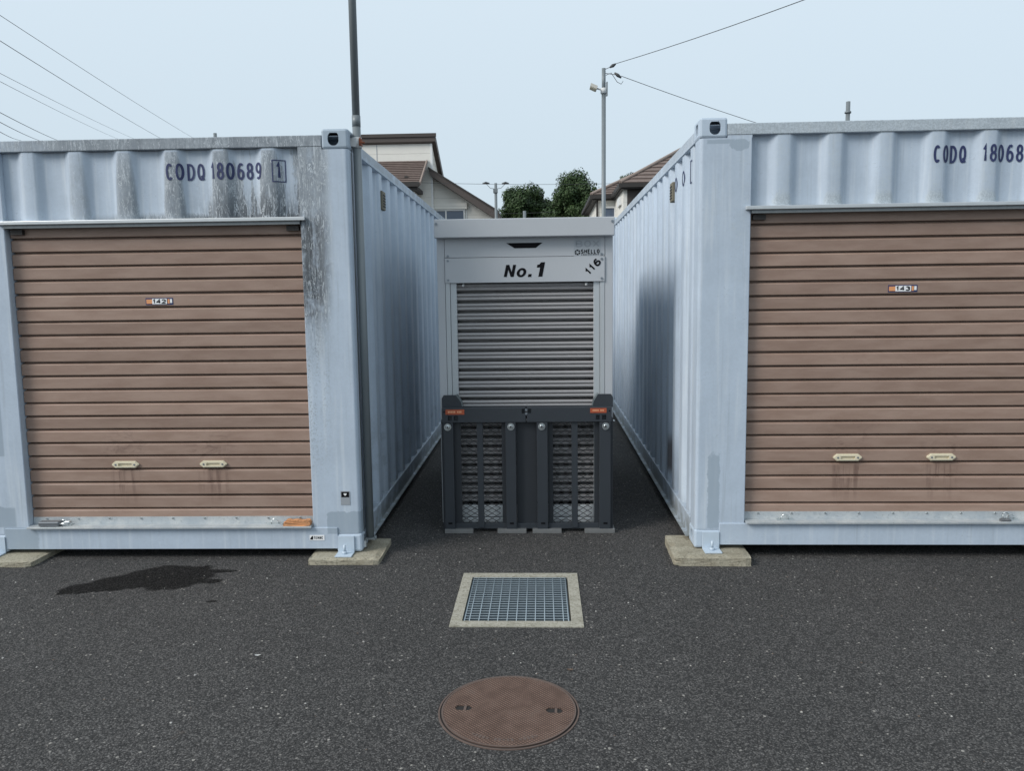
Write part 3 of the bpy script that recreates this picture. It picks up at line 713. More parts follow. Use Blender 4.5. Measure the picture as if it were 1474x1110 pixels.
# ------------------------------------------------------------------ drain with grating
t = thing('drain_grate', ((GX0 + GX1) / 2, (GY0 + GY1) / 2, 0), 'square steel drain grating set in a concrete frame', 'drain grate')
cxg, cyg = (GX0 + GX1) / 2, (GY0 + GY1) / 2; hw, hh = (GX1 - GX0) / 2, (GY1 - GY0) / 2
ix0, ix1, iy0, iy1 = -.412 - cxg, .138 - cxg, 3.800 - cyg, 4.427 - cyg
b = B()
for x0, x1, y0, y1 in ((-hw - .002, hw + .002, -hh - .002, iy0), (-hw - .002, hw + .002, iy1, hh + .002), (-hw - .002, ix0, iy0, iy1), (ix1, hw + .002, iy0, iy1)):
    b.box(x0, x1, y0, y1, -.12, .005)
b.build('concrete_frame', 'conc2', t)
b = B(); b.box(ix0 - .03, ix1 + .03, iy0 - .03, iy1 + .03, -.62, -.60)
for q in ((ix0 - .03, ix0, iy0 - .03, iy1 + .03), (ix1, ix1 + .03, iy0 - .03, iy1 + .03), (ix0, ix1, iy0 - .03, iy0), (ix0, ix1, iy1, iy1 + .03)): b.box(*q, -.60, -.121)
b.build('pit', 'pit', t)
gr = bpy.data.objects.new('grating', None); COL.objects.link(gr); gr.parent = t
gx0, gx1, gy0, gy1 = ix0 + .008, ix1 - .010, iy0 + .004, iy1 - .004
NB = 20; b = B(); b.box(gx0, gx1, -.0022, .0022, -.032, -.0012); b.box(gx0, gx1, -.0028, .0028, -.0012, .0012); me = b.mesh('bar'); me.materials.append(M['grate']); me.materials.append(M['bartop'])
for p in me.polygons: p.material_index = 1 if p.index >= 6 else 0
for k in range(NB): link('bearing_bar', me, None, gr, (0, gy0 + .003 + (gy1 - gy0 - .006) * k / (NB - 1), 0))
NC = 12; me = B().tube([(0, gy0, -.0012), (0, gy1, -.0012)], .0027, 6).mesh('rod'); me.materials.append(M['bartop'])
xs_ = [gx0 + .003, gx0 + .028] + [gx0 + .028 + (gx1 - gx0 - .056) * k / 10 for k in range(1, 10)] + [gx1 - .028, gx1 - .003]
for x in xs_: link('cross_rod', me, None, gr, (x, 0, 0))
for x in (gx0 - .003, gx1): B().box(x, x + .003, gy0, gy1, -.034, .002).build('edge_flat', 'grate', gr)

# ------------------------------------------------------------------ manhole cover
R0 = .276; t = thing('manhole_cover', (-.141, 2.947, 0), 'round rusty brown manhole cover in the asphalt', 'manhole cover', radians(-2.5))
def disc_ring(r0, r1, z0, z1, n=72):
    b = B(); f = lambda r, z: [b.bm.verts.new((r * cos(2 * pi * k / n), r * sin(2 * pi * k / n), z)) for k in range(n)]
    a, c, d, g = f(r0, z0), f(r0, z1), f(r1, z1), f(r1, z0)
    for k in range(n):
        j = (k + 1) % n
        for p, q in ((a, c), (c, d), (d, g)): b.bm.faces.new((p[k], p[j], q[j], q[k]))
    return b
disc_ring(R0 - .004, R0 + .002, -.01, .0040).build('frame_ring', 'iron_rim', t)
disc_ring(.001, R0 - .005, -.004, .0022).build('seat', 'gap', t)
o = B().tube([(0, 0, .0045), (0, 0, .0095)], R0 - .011, 72).build('lid0', 'iron')
def slot(cx):
    return B().prism([(cx - .036, 0, -.02), (cx - .024, -.019, -.02), (cx + .024, -.019, -.02), (cx + .036, 0, -.02), (cx + .024, .019, -.02), (cx - .024, .019, -.02)], (0, 0, .06)).build('s', 'dark')
me = boolean(o, [slot(-.180), slot(.180)])
for p in me.polygons: p.use_smooth = False
me.materials.clear(); lid = link('lid', me, 'iron', t, (0, 0, -.0030))
disc_ring(.2590, R0 - .0105, .0092, .0106).build('rim', 'iron_rim', lid)
for cx_ in (-.180, .180):
    B().box(cx_ - .005 + .006, cx_ + .005 + .006, -.0188, .0188, .0040, .0088).build('lifting_bar', 'iron_rim', lid)
b = B()      # raised band with worn cast marks near the lower rim
for k in range(17):
    a = radians(-122 + k * 4.0); rr_ = .222; hh_ = .009 if k % 4 else .005
    c_, s_ = cos(a), sin(a); u = Vector((-s_, c_, 0)); r_ = Vector((c_, s_, 0)); p = r_ * rr_
    if k in (5, 11): continue
    q = [p - u * .0045 - r_ * hh_, p + u * .0045 - r_ * hh_, p + u * .0045 + r_ * hh_, p - u * .0045 + r_ * hh_]
    b.prism([(v.x, v.y, .0094) for v in q], (0, 0, .0018))
b.build('cast_marks', 'iron_rim', lid)

# ------------------------------------------------------------------ grey locker between the containers
LY = 5.42
t = thing('storage_locker', (-.110, LY, 0), 'tall light grey steel locker with roller shutter marked No.1', 'locker')
def lx(u, v, y=LY): return Q(u, v, y).x + .110
def lz(u, v, y=LY): return Q(u, v, y).z
W2 = .598; CT, CB = 2.150, 2.027
b = B(); b.box(-W2, W2, .17, 2.2, .05, 2.10); b.box(-W2, -.50, .0602, .17, .05, 2.02); b.box(.50, W2, .0602, .17, .05, 2.02); b.build('cabinet', 'locker', t)
b = B(); b.box(-W2 - .005, W2 + .005, -.075, 2.22, CB - .004, CT - .004, .005); cap = b.build('roof_cap', 'locker', t)
for x in (-W2 + .010, W2 - .010): B().tube([(x, -.076, CT - .034), (x, -.081, CT - .034)], .009, 8).build('cap_screw', 'screw', cap)
SX = .468   # half width of the shutter opening
for sg in (-1, 1):
    a0, a1 = sorted((sg * W2, sg * .545))
    p = B().box(a0, a1, 0, .06, .04, CB, .003).build('frame_post', 'locker', t)
    a0, a1 = sorted((sg * .543, sg * .512)); B().box(a0, a1, -.002, .06, .04, 1.722, .002).build('guide_channel', 'locker_lt', p)
    a0, a1 = sorted((sg * .510, sg * SX)); B().box(a0, a1, .006, .06, .04, 1.722, .002).build('guide_rail', 'locker_lt', p)
up = B().box(-.543, .543, -.004, .06, 1.894, CB - .001, .0015).build('upper_panel', 'locker', t)
lo = B().box(-.543, .543, -.010, .06, 1.722, 1.891, .0015).build('sign_panel', 'locker', t)
for sg in (-1, 1):
    for z, pr, y in ((1.905, up, -.004), (1.872, lo, -.010), (1.742, lo, -.010)):
        B().tube([(sg * .522, y, z), (sg * .522, y - .005, z)], .008, 8).build('screw', 'screw', pr)
# grip slot in the upper panel
za, zb = lz(755, 349.5), lz(755, 357); xs4 = [lx(u, 350) for u in (728.5, 781, 771, 740.5)]
B().prism([(xs4[0], -.0065, za), (xs4[1], -.0065, za), (xs4[2], -.0065, zb), (xs4[3], -.0065, zb)], (0, .0020, 0)).build('grip_slot', 'black', up)
def sign(s, u0, u1, v0, v1, y, mat, par, name, tw, gap=.25, shear=0):
    return link(name, set_y(text_mesh(s, lx(u0, v1), lx(u1, v1), lz((u0 + u1) / 2, v1), lz((u0 + u1) / 2, v0), tw, gap, shear), y), mat, par)
def bold(polys, u0, u1, v0, v1, y, name, shear):
    """heavy slanted letter from outline polygons on a unit box"""
    x0, x1, z0, z1 = lx(u0, v1), lx(u1, v1), lz((u0 + u1) / 2, v1), lz((u0 + u1) / 2, v0); b = B()
    for p in polys: b.poly([(x0 + px * (x1 - x0) + pz * (z1 - z0) * shear, y, z0 + pz * (z1 - z0)) for px, pz in p])
    me = b.mesh('letter'); return link(name, me, 'black', lo)
N_ = [[(0, 0), (0, 1), (.31, 1), (.31, .60), (.31, 0)], [(.31, 1), (.69, .40), (.69, 0), (.31, .60)], [(.69, .40), (.69, 1), (1, 1), (1, 0), (.69, 0)]]
oo, oi = _ell(.5, .36, .5, .38, 0, 360, 28)[:-1], _ell(.5, .36, .19, .20, 0, 360, 28)[:-1]
O_ = [[oo[k], oo[(k + 1) % 28], oi[(k + 1) % 28], oi[k]] for k in range(28)]
ONE_ = [[(.36, 0), (.36, .62), (.36, .64), (.36, 1), (.80, 1), (.80, 0)], [(.0, .64), (.0, .82), (.22, .85), (.36, 1), (.36, .64)]]
bold(N_, 725.2, 739.5, 381.2, 398.6, -.0116, 'lettering', .22); bold(O_, 742.6, 756.2, 381.2, 398.6, -.0116, 'lettering', .22)
bold([[(0, 0), (0, 1), (1, 1), (1, 0)]], 759.8, 764.6, 394.4, 398.6, -.0116, 'lettering', .22); bold(ONE_, 770.2, 783.2, 377.4, 398.2, -.0116, 'lettering', .20)
me = text_mesh('116', -.060, .060, -.026, .026, .0115, .24); ca, sa = cos(radians(46)), sin(radians(46)); cx_, cz_ = lx(853.5, 383.5), lz(853.5, 383.5)
for v in me.vertices: x, z = v.co.x, v.co.z; v.co = (cx_ + x * ca - z * sa, v.co.y - .0115, cz_ + x * sa + z * ca)
link('locker_number', me, 'black', lo)
# clear sticker with maker's mark
x0, x1, z0, z1 = lx(826, 360), lx(864.5, 360), lz(845, 368.5), lz(845, 344)
sk_ = B().box(x0, x1, -.0058, -.0046, z0, z1).build('maker_sticker', m_flat('clear_film', (.385, .415, .445), .3, 0, .03), up)
sk_['label'] = 'clear sticker with black maker lettering'
sign('SHELLO', 836, 863, 358.6, 364.9, -.0064, 'black', sk_, 'lettering', .0062, .22)
me = B()
for k in range(11): me.box(lx(836.5 + k * 2.35, 366), lx(836.5 + k * 2.35 + (1.9 if k % 3 else 1.4), 366), -.0066, -.0060, lz(850, 367.0), lz(850, 365.7))
me.build('fine_print', 'black', sk_)
sign('BOX', 828.5, 863, 345.8, 355.8, -.0062, 'ghost', sk_, 'pale_lettering', .010, .2)
b = B(); cx_, cz_ = lx(831.2, 363), lz(831.2, 363.2)
for k in range(6):
    a = radians(60 * k + 12); a2 = radians(60 * k + 58); r0_, r1_ = .0090, .0205
    b.prism([(cx_ + r * cos(q), -.0066, cz_ + r * sin(q)) for r, q in ((r0_, a), (r1_, a), (r1_, a2), (r0_, a2))], (0, .0006, 0))
b.build('ring_mark', 'black', sk_)
# locker shutter
sh = bpy.data.objects.new('roller_shutter', None); COL.objects.link(sh); sh.parent = t
PS = .0675
def bump_prof(z0, z1, d, n=5): return [(.012 - d * sin(pi * k / n), z0 + (z1 - z0) * k / n) for k in range(n + 1)]
prof = [(.110, -.001), (.110, .0160)] + bump_prof(.0165, .0405, .014, 6) + bump_prof(.0420, .0660, .014, 6) + [(.110, .0666)]
me = B().strip(prof, -SX, SX).mesh('slat'); me.materials.append(M['locker_slat'])
for k in range(23): link('slat', me, None, sh, (0, .030, .166 + k * PS))
b = B(); b.box(-SX, SX, .014, .050, .078, .160, .004); b.box(-SX, SX, .006, .050, .036, .072, .003); b.build('bottom_bar', 'locker_bar', sh)
for x in (lx(666.5, 410), lx(844, 407)):
    B().tube([(x, .022, 1.712), (x, .008, 1.700), (x, .008, 1.696)], .010, 8).build('stop_button', 'whitesteel', sh)
B().box(-SX, SX, .150, .155, .04, 1.75).build('shutter_backing', 'dark', sh)

# ------------------------------------------------------------------ folded charcoal ramp gate in front of the locker
RY = 5.30
t = thing('folding_ramp_gate', (-.10, RY, 0), 'charcoal steel ramp gate with mesh panels folded up before the locker', 'ramp gate')
def rx(u, v=690): return Q(u, v, RY).x + .10
def rz(u, v): return Q(u, v, RY).z
ZT, ZB = rz(757, 586.5), rz(757, 608)
XL_, XR_ = rx(636, 600), rx(880.5, 600); XM = rx(757.5, 600)
for a0, a1 in ((XL_, XM - .0035), (XM + .0035, XR_)):
    o = B().box(a0, a1, -.004, .055, ZB, ZT, .003).build('bar', 'char')
    cuts = []
    hs = ((644.7, 650.6), (653.2, 659.4)) if a0 == XL_ else ((857.6, 863.2), (866.4, 872.6))
    for u0, u1 in hs: cuts.append(B().box(rx(u0, 600), rx(u1, 600), -.02, .02, rz(757, 605), rz(757, 598)).build('k', 'black'))
    u0, u1 = (751, 755.6) if a0 == XL_ else (760, 764.6)
    cuts.append(B().box(rx(u0, 600), rx(u1, 600), -.02, .02, rz(757, 595), rz(757, 588.3)).build('k', 'black'))
    me = boolean(o, cuts); me.materials.clear(); bar = link('top_bar', me, 'char', t)
    B().box(a0 + .01, a1 - .01, .010, .014, ZB + .004, ZT - .004).build('bar_inside', 'black', bar) if False else None
    u0, u1, v0, v1 = (641.5, 668.5, 588.8, 596.2) if a0 == XL_ else (849.5, 873, 588.2, 595.0)
    stk = B().box(rx(u0, 600), rx(u1, 600), -.0062, -.0042, rz(757, v1), rz(757, v0)).build('warning_sticker', m_flat('red_orange_vinyl', (.36, .075, .03), .5), bar)
    b = B()
    n_ = 9
    for k in range(n_):
        if k == 5: continue
        w_ = (rx(u1 - 3.5, 600) - rx(u0 + 3.5, 600)) / n_; xx = rx(u0 + 3.5, 600) + k * w_
        b.box(xx, xx + w_ * .72, -.0070, -.0064, rz(757, v1 - 2.6), rz(757, v0 + 2.2))
    b.build('sticker_print', m_flat('pale_orange_print', (.72, .36, .20), .5), stk)
    x_ = rx(639.5, 600) if a0 == XL_ else rx(877.3, 600)
    B().tube([(x_, -.0045, rz(757, 592.3)), (x_, -.0055, rz(757, 592.3))], .006, 8).build('rivet', 'black', bar)
# latch at the middle
b = B(); b.tube([(XM, -.006, rz(757, 590)), (XM, .01, rz(757, 590))], .008, 10); b.tube([(XM, -.006, rz(757, 595.5)), (XM, .01, rz(757, 595.5))], .008, 10); b.build('latch_pin', 'screw', t)
# top shelf behind the bars and end brackets
B().box(XL_ + .03, XR_ - .03, .056, .10, ZT - .03, ZT - .002).build('top_shelf', 'char', t)
for sg, ux in ((1, (634.6, 655.2, 662.6, 664)), (-1, (883.4, 862.0, 855.4, 854))):
    zt, zm = rz(757, 569.5), rz(757, 580)
    pts = [(rx(ux[0], 580), zt - .022), (rx(ux[0], 580) + sg * .014, zt), (rx(ux[1], 580), zt), (rx(ux[2], 580), zm), (rx(ux[3], 580), ZT + .001), (rx(ux[0], 580), ZT - .01)]
    ear = B().prism([(x, .050, z) for x, z in pts], (0, .006, 0)).build('end_bracket', 'char', t)
    # bright folded edge along the slope of the bracket
    b = B(); pA, pB, pC = pts[2], pts[3], pts[4]
    for (xa, za), (xb, zb2) in ((pA, pB), (pB, pC)):
        b.prism([(xa, .048, za), (xb, .048, zb2), (xb, .11, zb2), (xa, .11, za)], (sg * .004, 0, .003))
    b.build('bracket_flange', m_flat('worn_edge_steel', (.16, .19, .20), .4, .3), ear)
# uprights with washers, slotted feet
cols = ((639.5, 654.0), (728.3, 743.2), (773.2, 788.8), (863.0, 879.3))
ZL = rz(757, 763.0)
for i, (u0, u1) in enumerate(cols):
    c = B().box(rx(u0), rx(u1), .000, .045, ZL - .006, ZB - .0005, .003).build('upright', 'char', t)
    xc = (rx(u0) + rx(u1)) / 2 + (-.003 if i % 2 == 0 else .003); zc = ZB - .030
    b = B(); b.tube([(xc, -.0005, zc), (xc, -.006, zc)], .0245, 20); b.tube([(xc, -.006, zc), (xc, -.016, zc)], [.017, .011], 16); wsh = b.build('washer', 'zinc', c)
    B().tube([(xc, -.0155, zc), (xc, -.0175, zc)], .0055, 8).build('bolt_socket', 'black', wsh)
    xh = rx(u0) + (rx(u1) - rx(u0)) * .52; zh = rz(757, 753.6)
    B().box(xh - .014, xh + .014, -.0015, -.0004, zh - .0065, zh + .0065).build('slot', 'black', c)
for u0, u1 in ((636.6, 639.3), (879.5, 882.6)):
    B().box(rx(u0), rx(u1), .012, .125, ZL - .004, ZB + .02, .001).build('side_plate', 'char2', t)
# recessed panel plates
def plate(u0, u1, name, y, mat='char2', v0=608.2, v1=758):
    return B().box(rx(u0), rx(u1), y, y + .004, rz(757, v1), rz(757, v0)).build(name, mat, t)
plate(743.4, 773.0, 'centre_plate', .040)
for (a, b_, c, d) in ((654.2, 664.0, 722.5, 728.1), (789.0, 796.4, 856.0, 862.8)):
    plate(a, b_, 'panel_stile', .034); plate(c, d, 'panel_stile', .034)
for u0, u1 in ((687.2, 696.0), (823.0, 831.9)):
    B().box(rx(u0), rx(u1), .012, .034, ZL + .012, ZB - .001, .002).build('slat_bar', 'char', t)
B().box(rx(641), rx(878), .020, .060, ZL + .002, rz(757, 755.0), .002).build('bottom_rail', 'char', t)
# expanded metal
def mesh_panel(u0, u1):
    x0, x1, z0, z1 = rx(u0) - .004, rx(u1) + .004, rz(757, 756), ZB; dx, dz = .0600, .0365; b = B()
    nx, nz = int((x1 - x0) / dx) + 1, int((z1 - z0) / dz) + 1; w_ = .0019
    for i in range(nx + 1):
        for j in range(nz + 1):
            cx, cz = x0 + i * dx, z0 + j * dz
            for sx_, sz_ in ((1, 1), (1, -1), (-1, 1), (-1, -1)):
                p = [(cx, cz + sz_ * dz / 2), (cx + sx_ * dx / 2, cz)]
                if any(x < x0 - 1e-6 or x > x1 or z < z0 - 1e-6 or z > z1 + .01 for x, z in p): continue
                (xa, za), (xb, zb2) = p
                y0 = .038 + (.004 if (i + j) % 2 else 0)
                b.prism([(xa, .036, za - w_), (xb, .036, zb2 - w_), (xb, .036, zb2 + w_), (xa, .036, za + w_)], (0, .004, 0))
    o = b.build('expanded_mesh', 'mesh', t); o['kind'] = 'stuff'
mesh_panel(664.0, 722.5); mesh_panel(796.4, 856.0)
for u0, u1 in ((639.0, 680.0), (715.2, 757.0), (766.0, 808.0), (841.5, 885.0)):
    B().box(rx(u0), rx(u1), -.012, .10, .0, .028, .002).build('foot_plate', 'foot', t)
for u, v in ((635.6, 607), (883, 606.5)):
    p = Q(u, v, RY); B().tube([(p.x + .10 - .012, .03, p.z), (p.x + .10 + .012, .03, p.z)], .006, 8).build('hinge_pin', 'zinc', t)

# ------------------------------------------------------------------ lamp pole at the far end of the passage
def line3(a, b, sag=0, n=10):
    a, b = Vector(a), Vector(b); return [a.lerp(b, k / n) - Vector((0, 0, sag * 4 * (k / n) * (1 - k / n))) for k in range(n + 1)]
PY = 11.05
base = Q(867, 312, PY); top = Q(869, 98, PY); bx_ = top.x
t = thing('lamp_pole', (bx_, PY, 0), 'slim grey steel lamp pole rising beyond the locker', 'lamp pole')
B().tube([(0, 0, 0), (0, 0, top.z - .32)], .0290, 14).build('pole', 'polegrey', t)
B().tube([(0, 0, top.z - .34), (0, 0, top.z)], .0262, 14).build('pole_top', 'polegrey', t)
b = B(); zc = Q(868, 129, PY).z
b.tube([(0, 0, zc - .05), (0, 0, zc + .02)], .042, 12); b.tube([(-.02, 0, zc), (-.09, 0, zc + .02)], .012, 8); lf = b.build('lamp_bracket', 'whitesteel', t)
b = B(); b.prism([(-.175, -.08, zc + .075), (-.085, -.08, zc + .035), (-.10, -.08, zc - .005), (-.185, -.08, zc + .035)], (0, .16, 0)); fd = b.build('floodlight', 'lamp', t)
b = B(); b.prism([(-.180, -.07, zc + .034), (-.105, -.07, zc - .001), (-.108, -.07, zc - .010), (-.186, -.07, zc + .026)], (0, .14, 0)); b.build('diffuser', 'cream', fd)
B().box(.034, .052, -.03, .03, zc - .08, zc + .10, .004).build('junction_box', 'polegrey', t)
b = B(); q = Q(881, 95, PY) - Vector((bx_, PY, 0)); q2 = Q(891, 108, PY) - Vector((bx_, PY, 0))
b.tube([(0, 0, top.z - .02), (q.x, 0, q.z)], .004, 6); b.tube([(0, 0, top.z - .06), (q2.x, 0, q2.z)], .004, 6)
b.tube([(.03, 0, top.z - .09), (.10, 0, top.z - .06), (.18, 0, top.z - .18), (.235, 0, top.z - .21), (.26, 0, top.z - .17)], .004, 6); b.build('drop_wire', 'cable', t)
for v0, v1 in (((q.x - .03, q.z - .015), (q.x + .05, q.z + .03)), ((q2.x - .06, q2.z + .035), (q2.x + .03, q2.z - .035))):
    B().tube([(v0[0], 0, v0[1]), ((v0[0] + v1[0]) / 2, 0, (v0[1] + v1[1]) / 2), (v1[0], 0, v1[1])], [.010, .024, .010], 8).build('insulator', 'cable', t)
def wire(p, label, r=.006, group=None, name='overhead_wire'):
    r *= .72
    o = B().tube(p, r, 6).build(name, 'cable'); tag(o, label, 'wire', group)
a_ = Q(885.5, 91.5, PY); e_ = Q(1137, -1, 8.0); wire(line3(a_, a_ + (e_ - a_) * 1.8, .05), 'thin wire climbing from the lamp pole top', .0055)
a_ = Q(894, 109, PY); e_ = Q(1092, 172, 13.0); wire(line3(a_, a_ + (e_ - a_) * 2.2, .06), 'thin wire sloping down from the lamp pole top behind the cleaner container', .0055)

# stub pipes standing behind the containers
def stub(u, v, y, r, label, collar=None):
    p = Q(u, v, y); t = thing('steel_post', (p.x, y, 0), label, 'post'); B().tube([(0, 0, 0), (0, 0, p.z)], r, 12).build('pipe', 'polegrey', t)
    if collar: zz = Q(u, collar, y).z; B().tube([(0, 0, zz - .012), (0, 0, zz + .012)], r * 1.5, 12).build('collar', 'polegrey', t)
stub(309.5, 191.5, 11.4, .024, 'short grey pipe top showing above the stained container')
stub(1221, 146, 11.4, .029, 'grey pipe with a collar showing above the cleaner container', 161.5)
stub(755, 303.5, 13.5, .026, 'short pale post showing just above the locker roof')

# ------------------------------------------------------------------ overhead wires beyond the left container
L7 = ((15.2, 280, 197.6), (52, 233, 198), (98.8, 194, 198), (110.7, 170.4, 198), (159, 81.4, 200), (173, 54.3, 200), (187, 26.5, 200))
nm = ('highest thin wire', 'second highest thin wire', 'third thin wire', 'fourth thin wire, close below the third,', 'upper wire of the low trio', 'middle wire of the low trio', 'lowest wire of the low trio')
for k, (v0, u1, v1) in enumerate(L7):
    ya, yb = (15, 40) if k < 4 else (15, 26)
    a_ = Q(0, v0, ya); e_ = Q(u1, v1, yb); d_ = e_ - a_
    wire(line3(a_ - d_ * .35, e_ + d_ * .25, .12 if k < 4 else .05, 16), nm[k] + ' over the stained container roof', (.0075, .009, .006, .006, .009, .009, .008)[k], 'overhead wires over the stained container')

# ------------------------------------------------------------------ houses
def courses(b, A, Bp, C, D, n, th=.022):
    """lapped roof courses between eave A-B and ridge D-C (A,B eave left/right; D,C top left/right)"""
    A, Bp, C, D = map(Vector, (A, Bp, C, D)); nrm = (Bp - A).cross(D - A).normalized()
    if nrm.z < 0: nrm = -nrm
    for k in range(n):
        t0, t1 = k / n, (k + 1) / n
        p = [A.lerp(D, t0) + nrm * th, Bp.lerp(C, t0) + nrm * th, Bp.lerp(C, t1) + nrm * .003, A.lerp(D, t1) + nrm * .003]
        b.poly(p); b.poly([A.lerp(D, t0), Bp.lerp(C, t0), p[1], p[0]])
def window(root, x0, x1, z0, z1, y, split=.5, name='window'):
    f = .05; b = B()
    for q in ((x0, x1, z0, z0 + f), (x0, x1, z1 - f, z1), (x0, x0 + f, z0 + f, z1 - f), (x1 - f, x1, z0 + f, z1 - f)): b.box(q[0], q[1], y - .07, y + .05, q[2], q[3])
    xm = x0 + (x1 - x0) * split; b.box(xm - f / 2, xm + f / 2, y - .06, y + .04, z0 + f, z1 - f)
    w_ = b.build(name, 'frame', root)
    B().box(x0 + f, xm - f / 2, y - .02, y - .005, z0 + f, z1 - f).build('pane', 'glass', w_); B().box(xm + f / 2, x1 - f, y - .03, y - .015, z0 + f, z1 - f).build('pane', 'glass', w_)
    return w_
def house_left():
    HY = 28.0; r = thing('house', (0, 0, 0), 'cream sided house with brown shed roof beyond the stained container', 'house')
    q = lambda u, v, y=HY: Q(u, v, y)
    xr = q(622, 230).x; xl = q(448, 200).x; zt = q(540, 206).z
    rx_ = q(626.5, 192, 27.88).x; zr = q(626.5, 192, 27.88).z; zl = q(626.5, 203, 27.88).z
    y2 = 27.88 + 2.2; pe = Q(638.5, 252, 1.0); y2 = rx_ / Q(638.5, 252, 1.0).x; z2 = Q(638.5, 252, y2).z
    k_ = (zr - z2) / (y2 - 27.88)     # roof fall towards the back
    yb = y2 + 1.2; zb = zr - k_ * (yb - 27.88)
    th = zr - zl
    b = B(); b.prism([(xl - 2.5, HY, 0), (xl - 2.5, HY, zl - .02), (xl - 2.5, yb - .3, zl - .02 - k_ * (yb - .3 - HY)), (xl - 2.5, yb - .3, 0)], (xr - xl + 2.5, 0, 0)); b.build('wall', 'siding', r)
    b = B(); b.prism([(xl - 2.8, 27.88, zl), (xl - 2.8, 27.88, zr), (xl - 2.8, yb, zb), (xl - 2.8, yb, zb - th)], (rx_ - xl + 2.8, 0, 0)); rf = b.build('roof', 'fascia', r)
    b = B(); b.box(xl - 2.85, rx_ + .03, 27.84, 27.882, zr - .10, zr + .015); b.build('roof_edge', 'siding_dk', rf)
    B().box(xr - .06, xr + .012, HY - .012, HY + .08, 0, zl - .02).build('corner_trim', 'frame', r)
    xj = q(542.5, 220).x; B().box(xj - .012, xj + .012, HY - .006, HY, 5, zl - .02).build('joint', 'ghost', r)
    # lower wing with a raking roof
    WY = HY + .25
    P = [q(614, 247, WY), q(716, 311, WY)]
    b = B(); x0, x1 = q(530, 300, WY).x, q(712, 310, WY).x; sl = (P[1].z - P[0].z) / (P[1].x - P[0].x); zat = lambda x: P[0].z + (x - P[0].x) * sl
    b.prism([(x0, WY, 0), (x1, WY, 0), (x1, WY, zat(x1)), (P[0].x, WY, P[0].z), (x0, WY, P[0].z)], (0, 4.5, 0)); b.build('wing_wall', 'siding', r)
    T = [Q(616, 241, WY - .45), Q(717, 303.5, WY - .45)]; Lw = [Q(620, 253, WY - .45), Q(715.5, 316.5, WY - .45)]
    b = B(); b.prism([T[0], T[1], Lw[1], Lw[0]], (0, 5.2, 0)); wr = b.build('wing_roof', 'fascia', r)
    b = B(); up = Vector((0, -.03, .03)); b.prism([T[0] + up, T[1] + up, T[1] + up - Vector((0, 0, .07)), T[0] + up - Vector((0, 0, .07))], (0, 5.25, 0)); b.build('roof_edge', 'soffit', wr)
    xw0, xw1 = q(618, 310, WY).x, q(669.5, 310, WY).x; zt_ = q(650, 301.5, WY).z
    window(r, xw0, xw1, zt_ - 1.25, zt_, WY, .47)
    B().box(xw0 - .05, xw1 + .08, WY - .12, WY - .002, zt_ + .005, q(650, 293, WY).z).build('shutter_box', 'siding', r)
    xj = q(671.5, 300, WY).x; B().box(xj - .015, xj + .015, WY - .03, WY, 2, zat(xj) - .2).build('downpipe', 'frame', r)
    # projecting bay with a tiled roof
    A_, B_ = Q(500, 262, HY - 1.3), Q(602.5, 262.3, HY - 1.3); D_, C_ = Q(500, 231, HY - .02), Q(612.5, 231, HY - .02)
    A_.z = B_.z; D_.z = C_.z
    b = B(); courses(b, A_, B_, C_, D_, 12, .035); bay = b.build('bay_roof', 'tile', r)
    b = B(); b.prism([B_, C_, C_ - Vector((0, 0, .12)), B_ - Vector((0, 0, .12))], (.07, 0, .04)); b.build('verge', 'ridge', bay)
    b = B(); b.box(A_.x, B_.x + .02, HY - 1.38, HY - 1.28, B_.z - .14, B_.z + .01); b.box(A_.x, B_.x - .05, HY - 1.28, HY, B_.z - .24, B_.z - .12); b.build('gutter', 'soffit', bay)
    B().box(A_.x, B_.x - .22, HY - .9, HY, 0, B_.z - .24).build('bay_wall', 'siding', r)
    B().box(Q(585, 255, HY - 1).x - .05, Q(585, 255, HY - 1).x + .05, HY - 1.1, HY - 1.0, Q(585, 256, HY - 1).z - .03, Q(585, 256, HY - 1).z + .06).build('snow_stop', 'soffit', bay)
house_left()
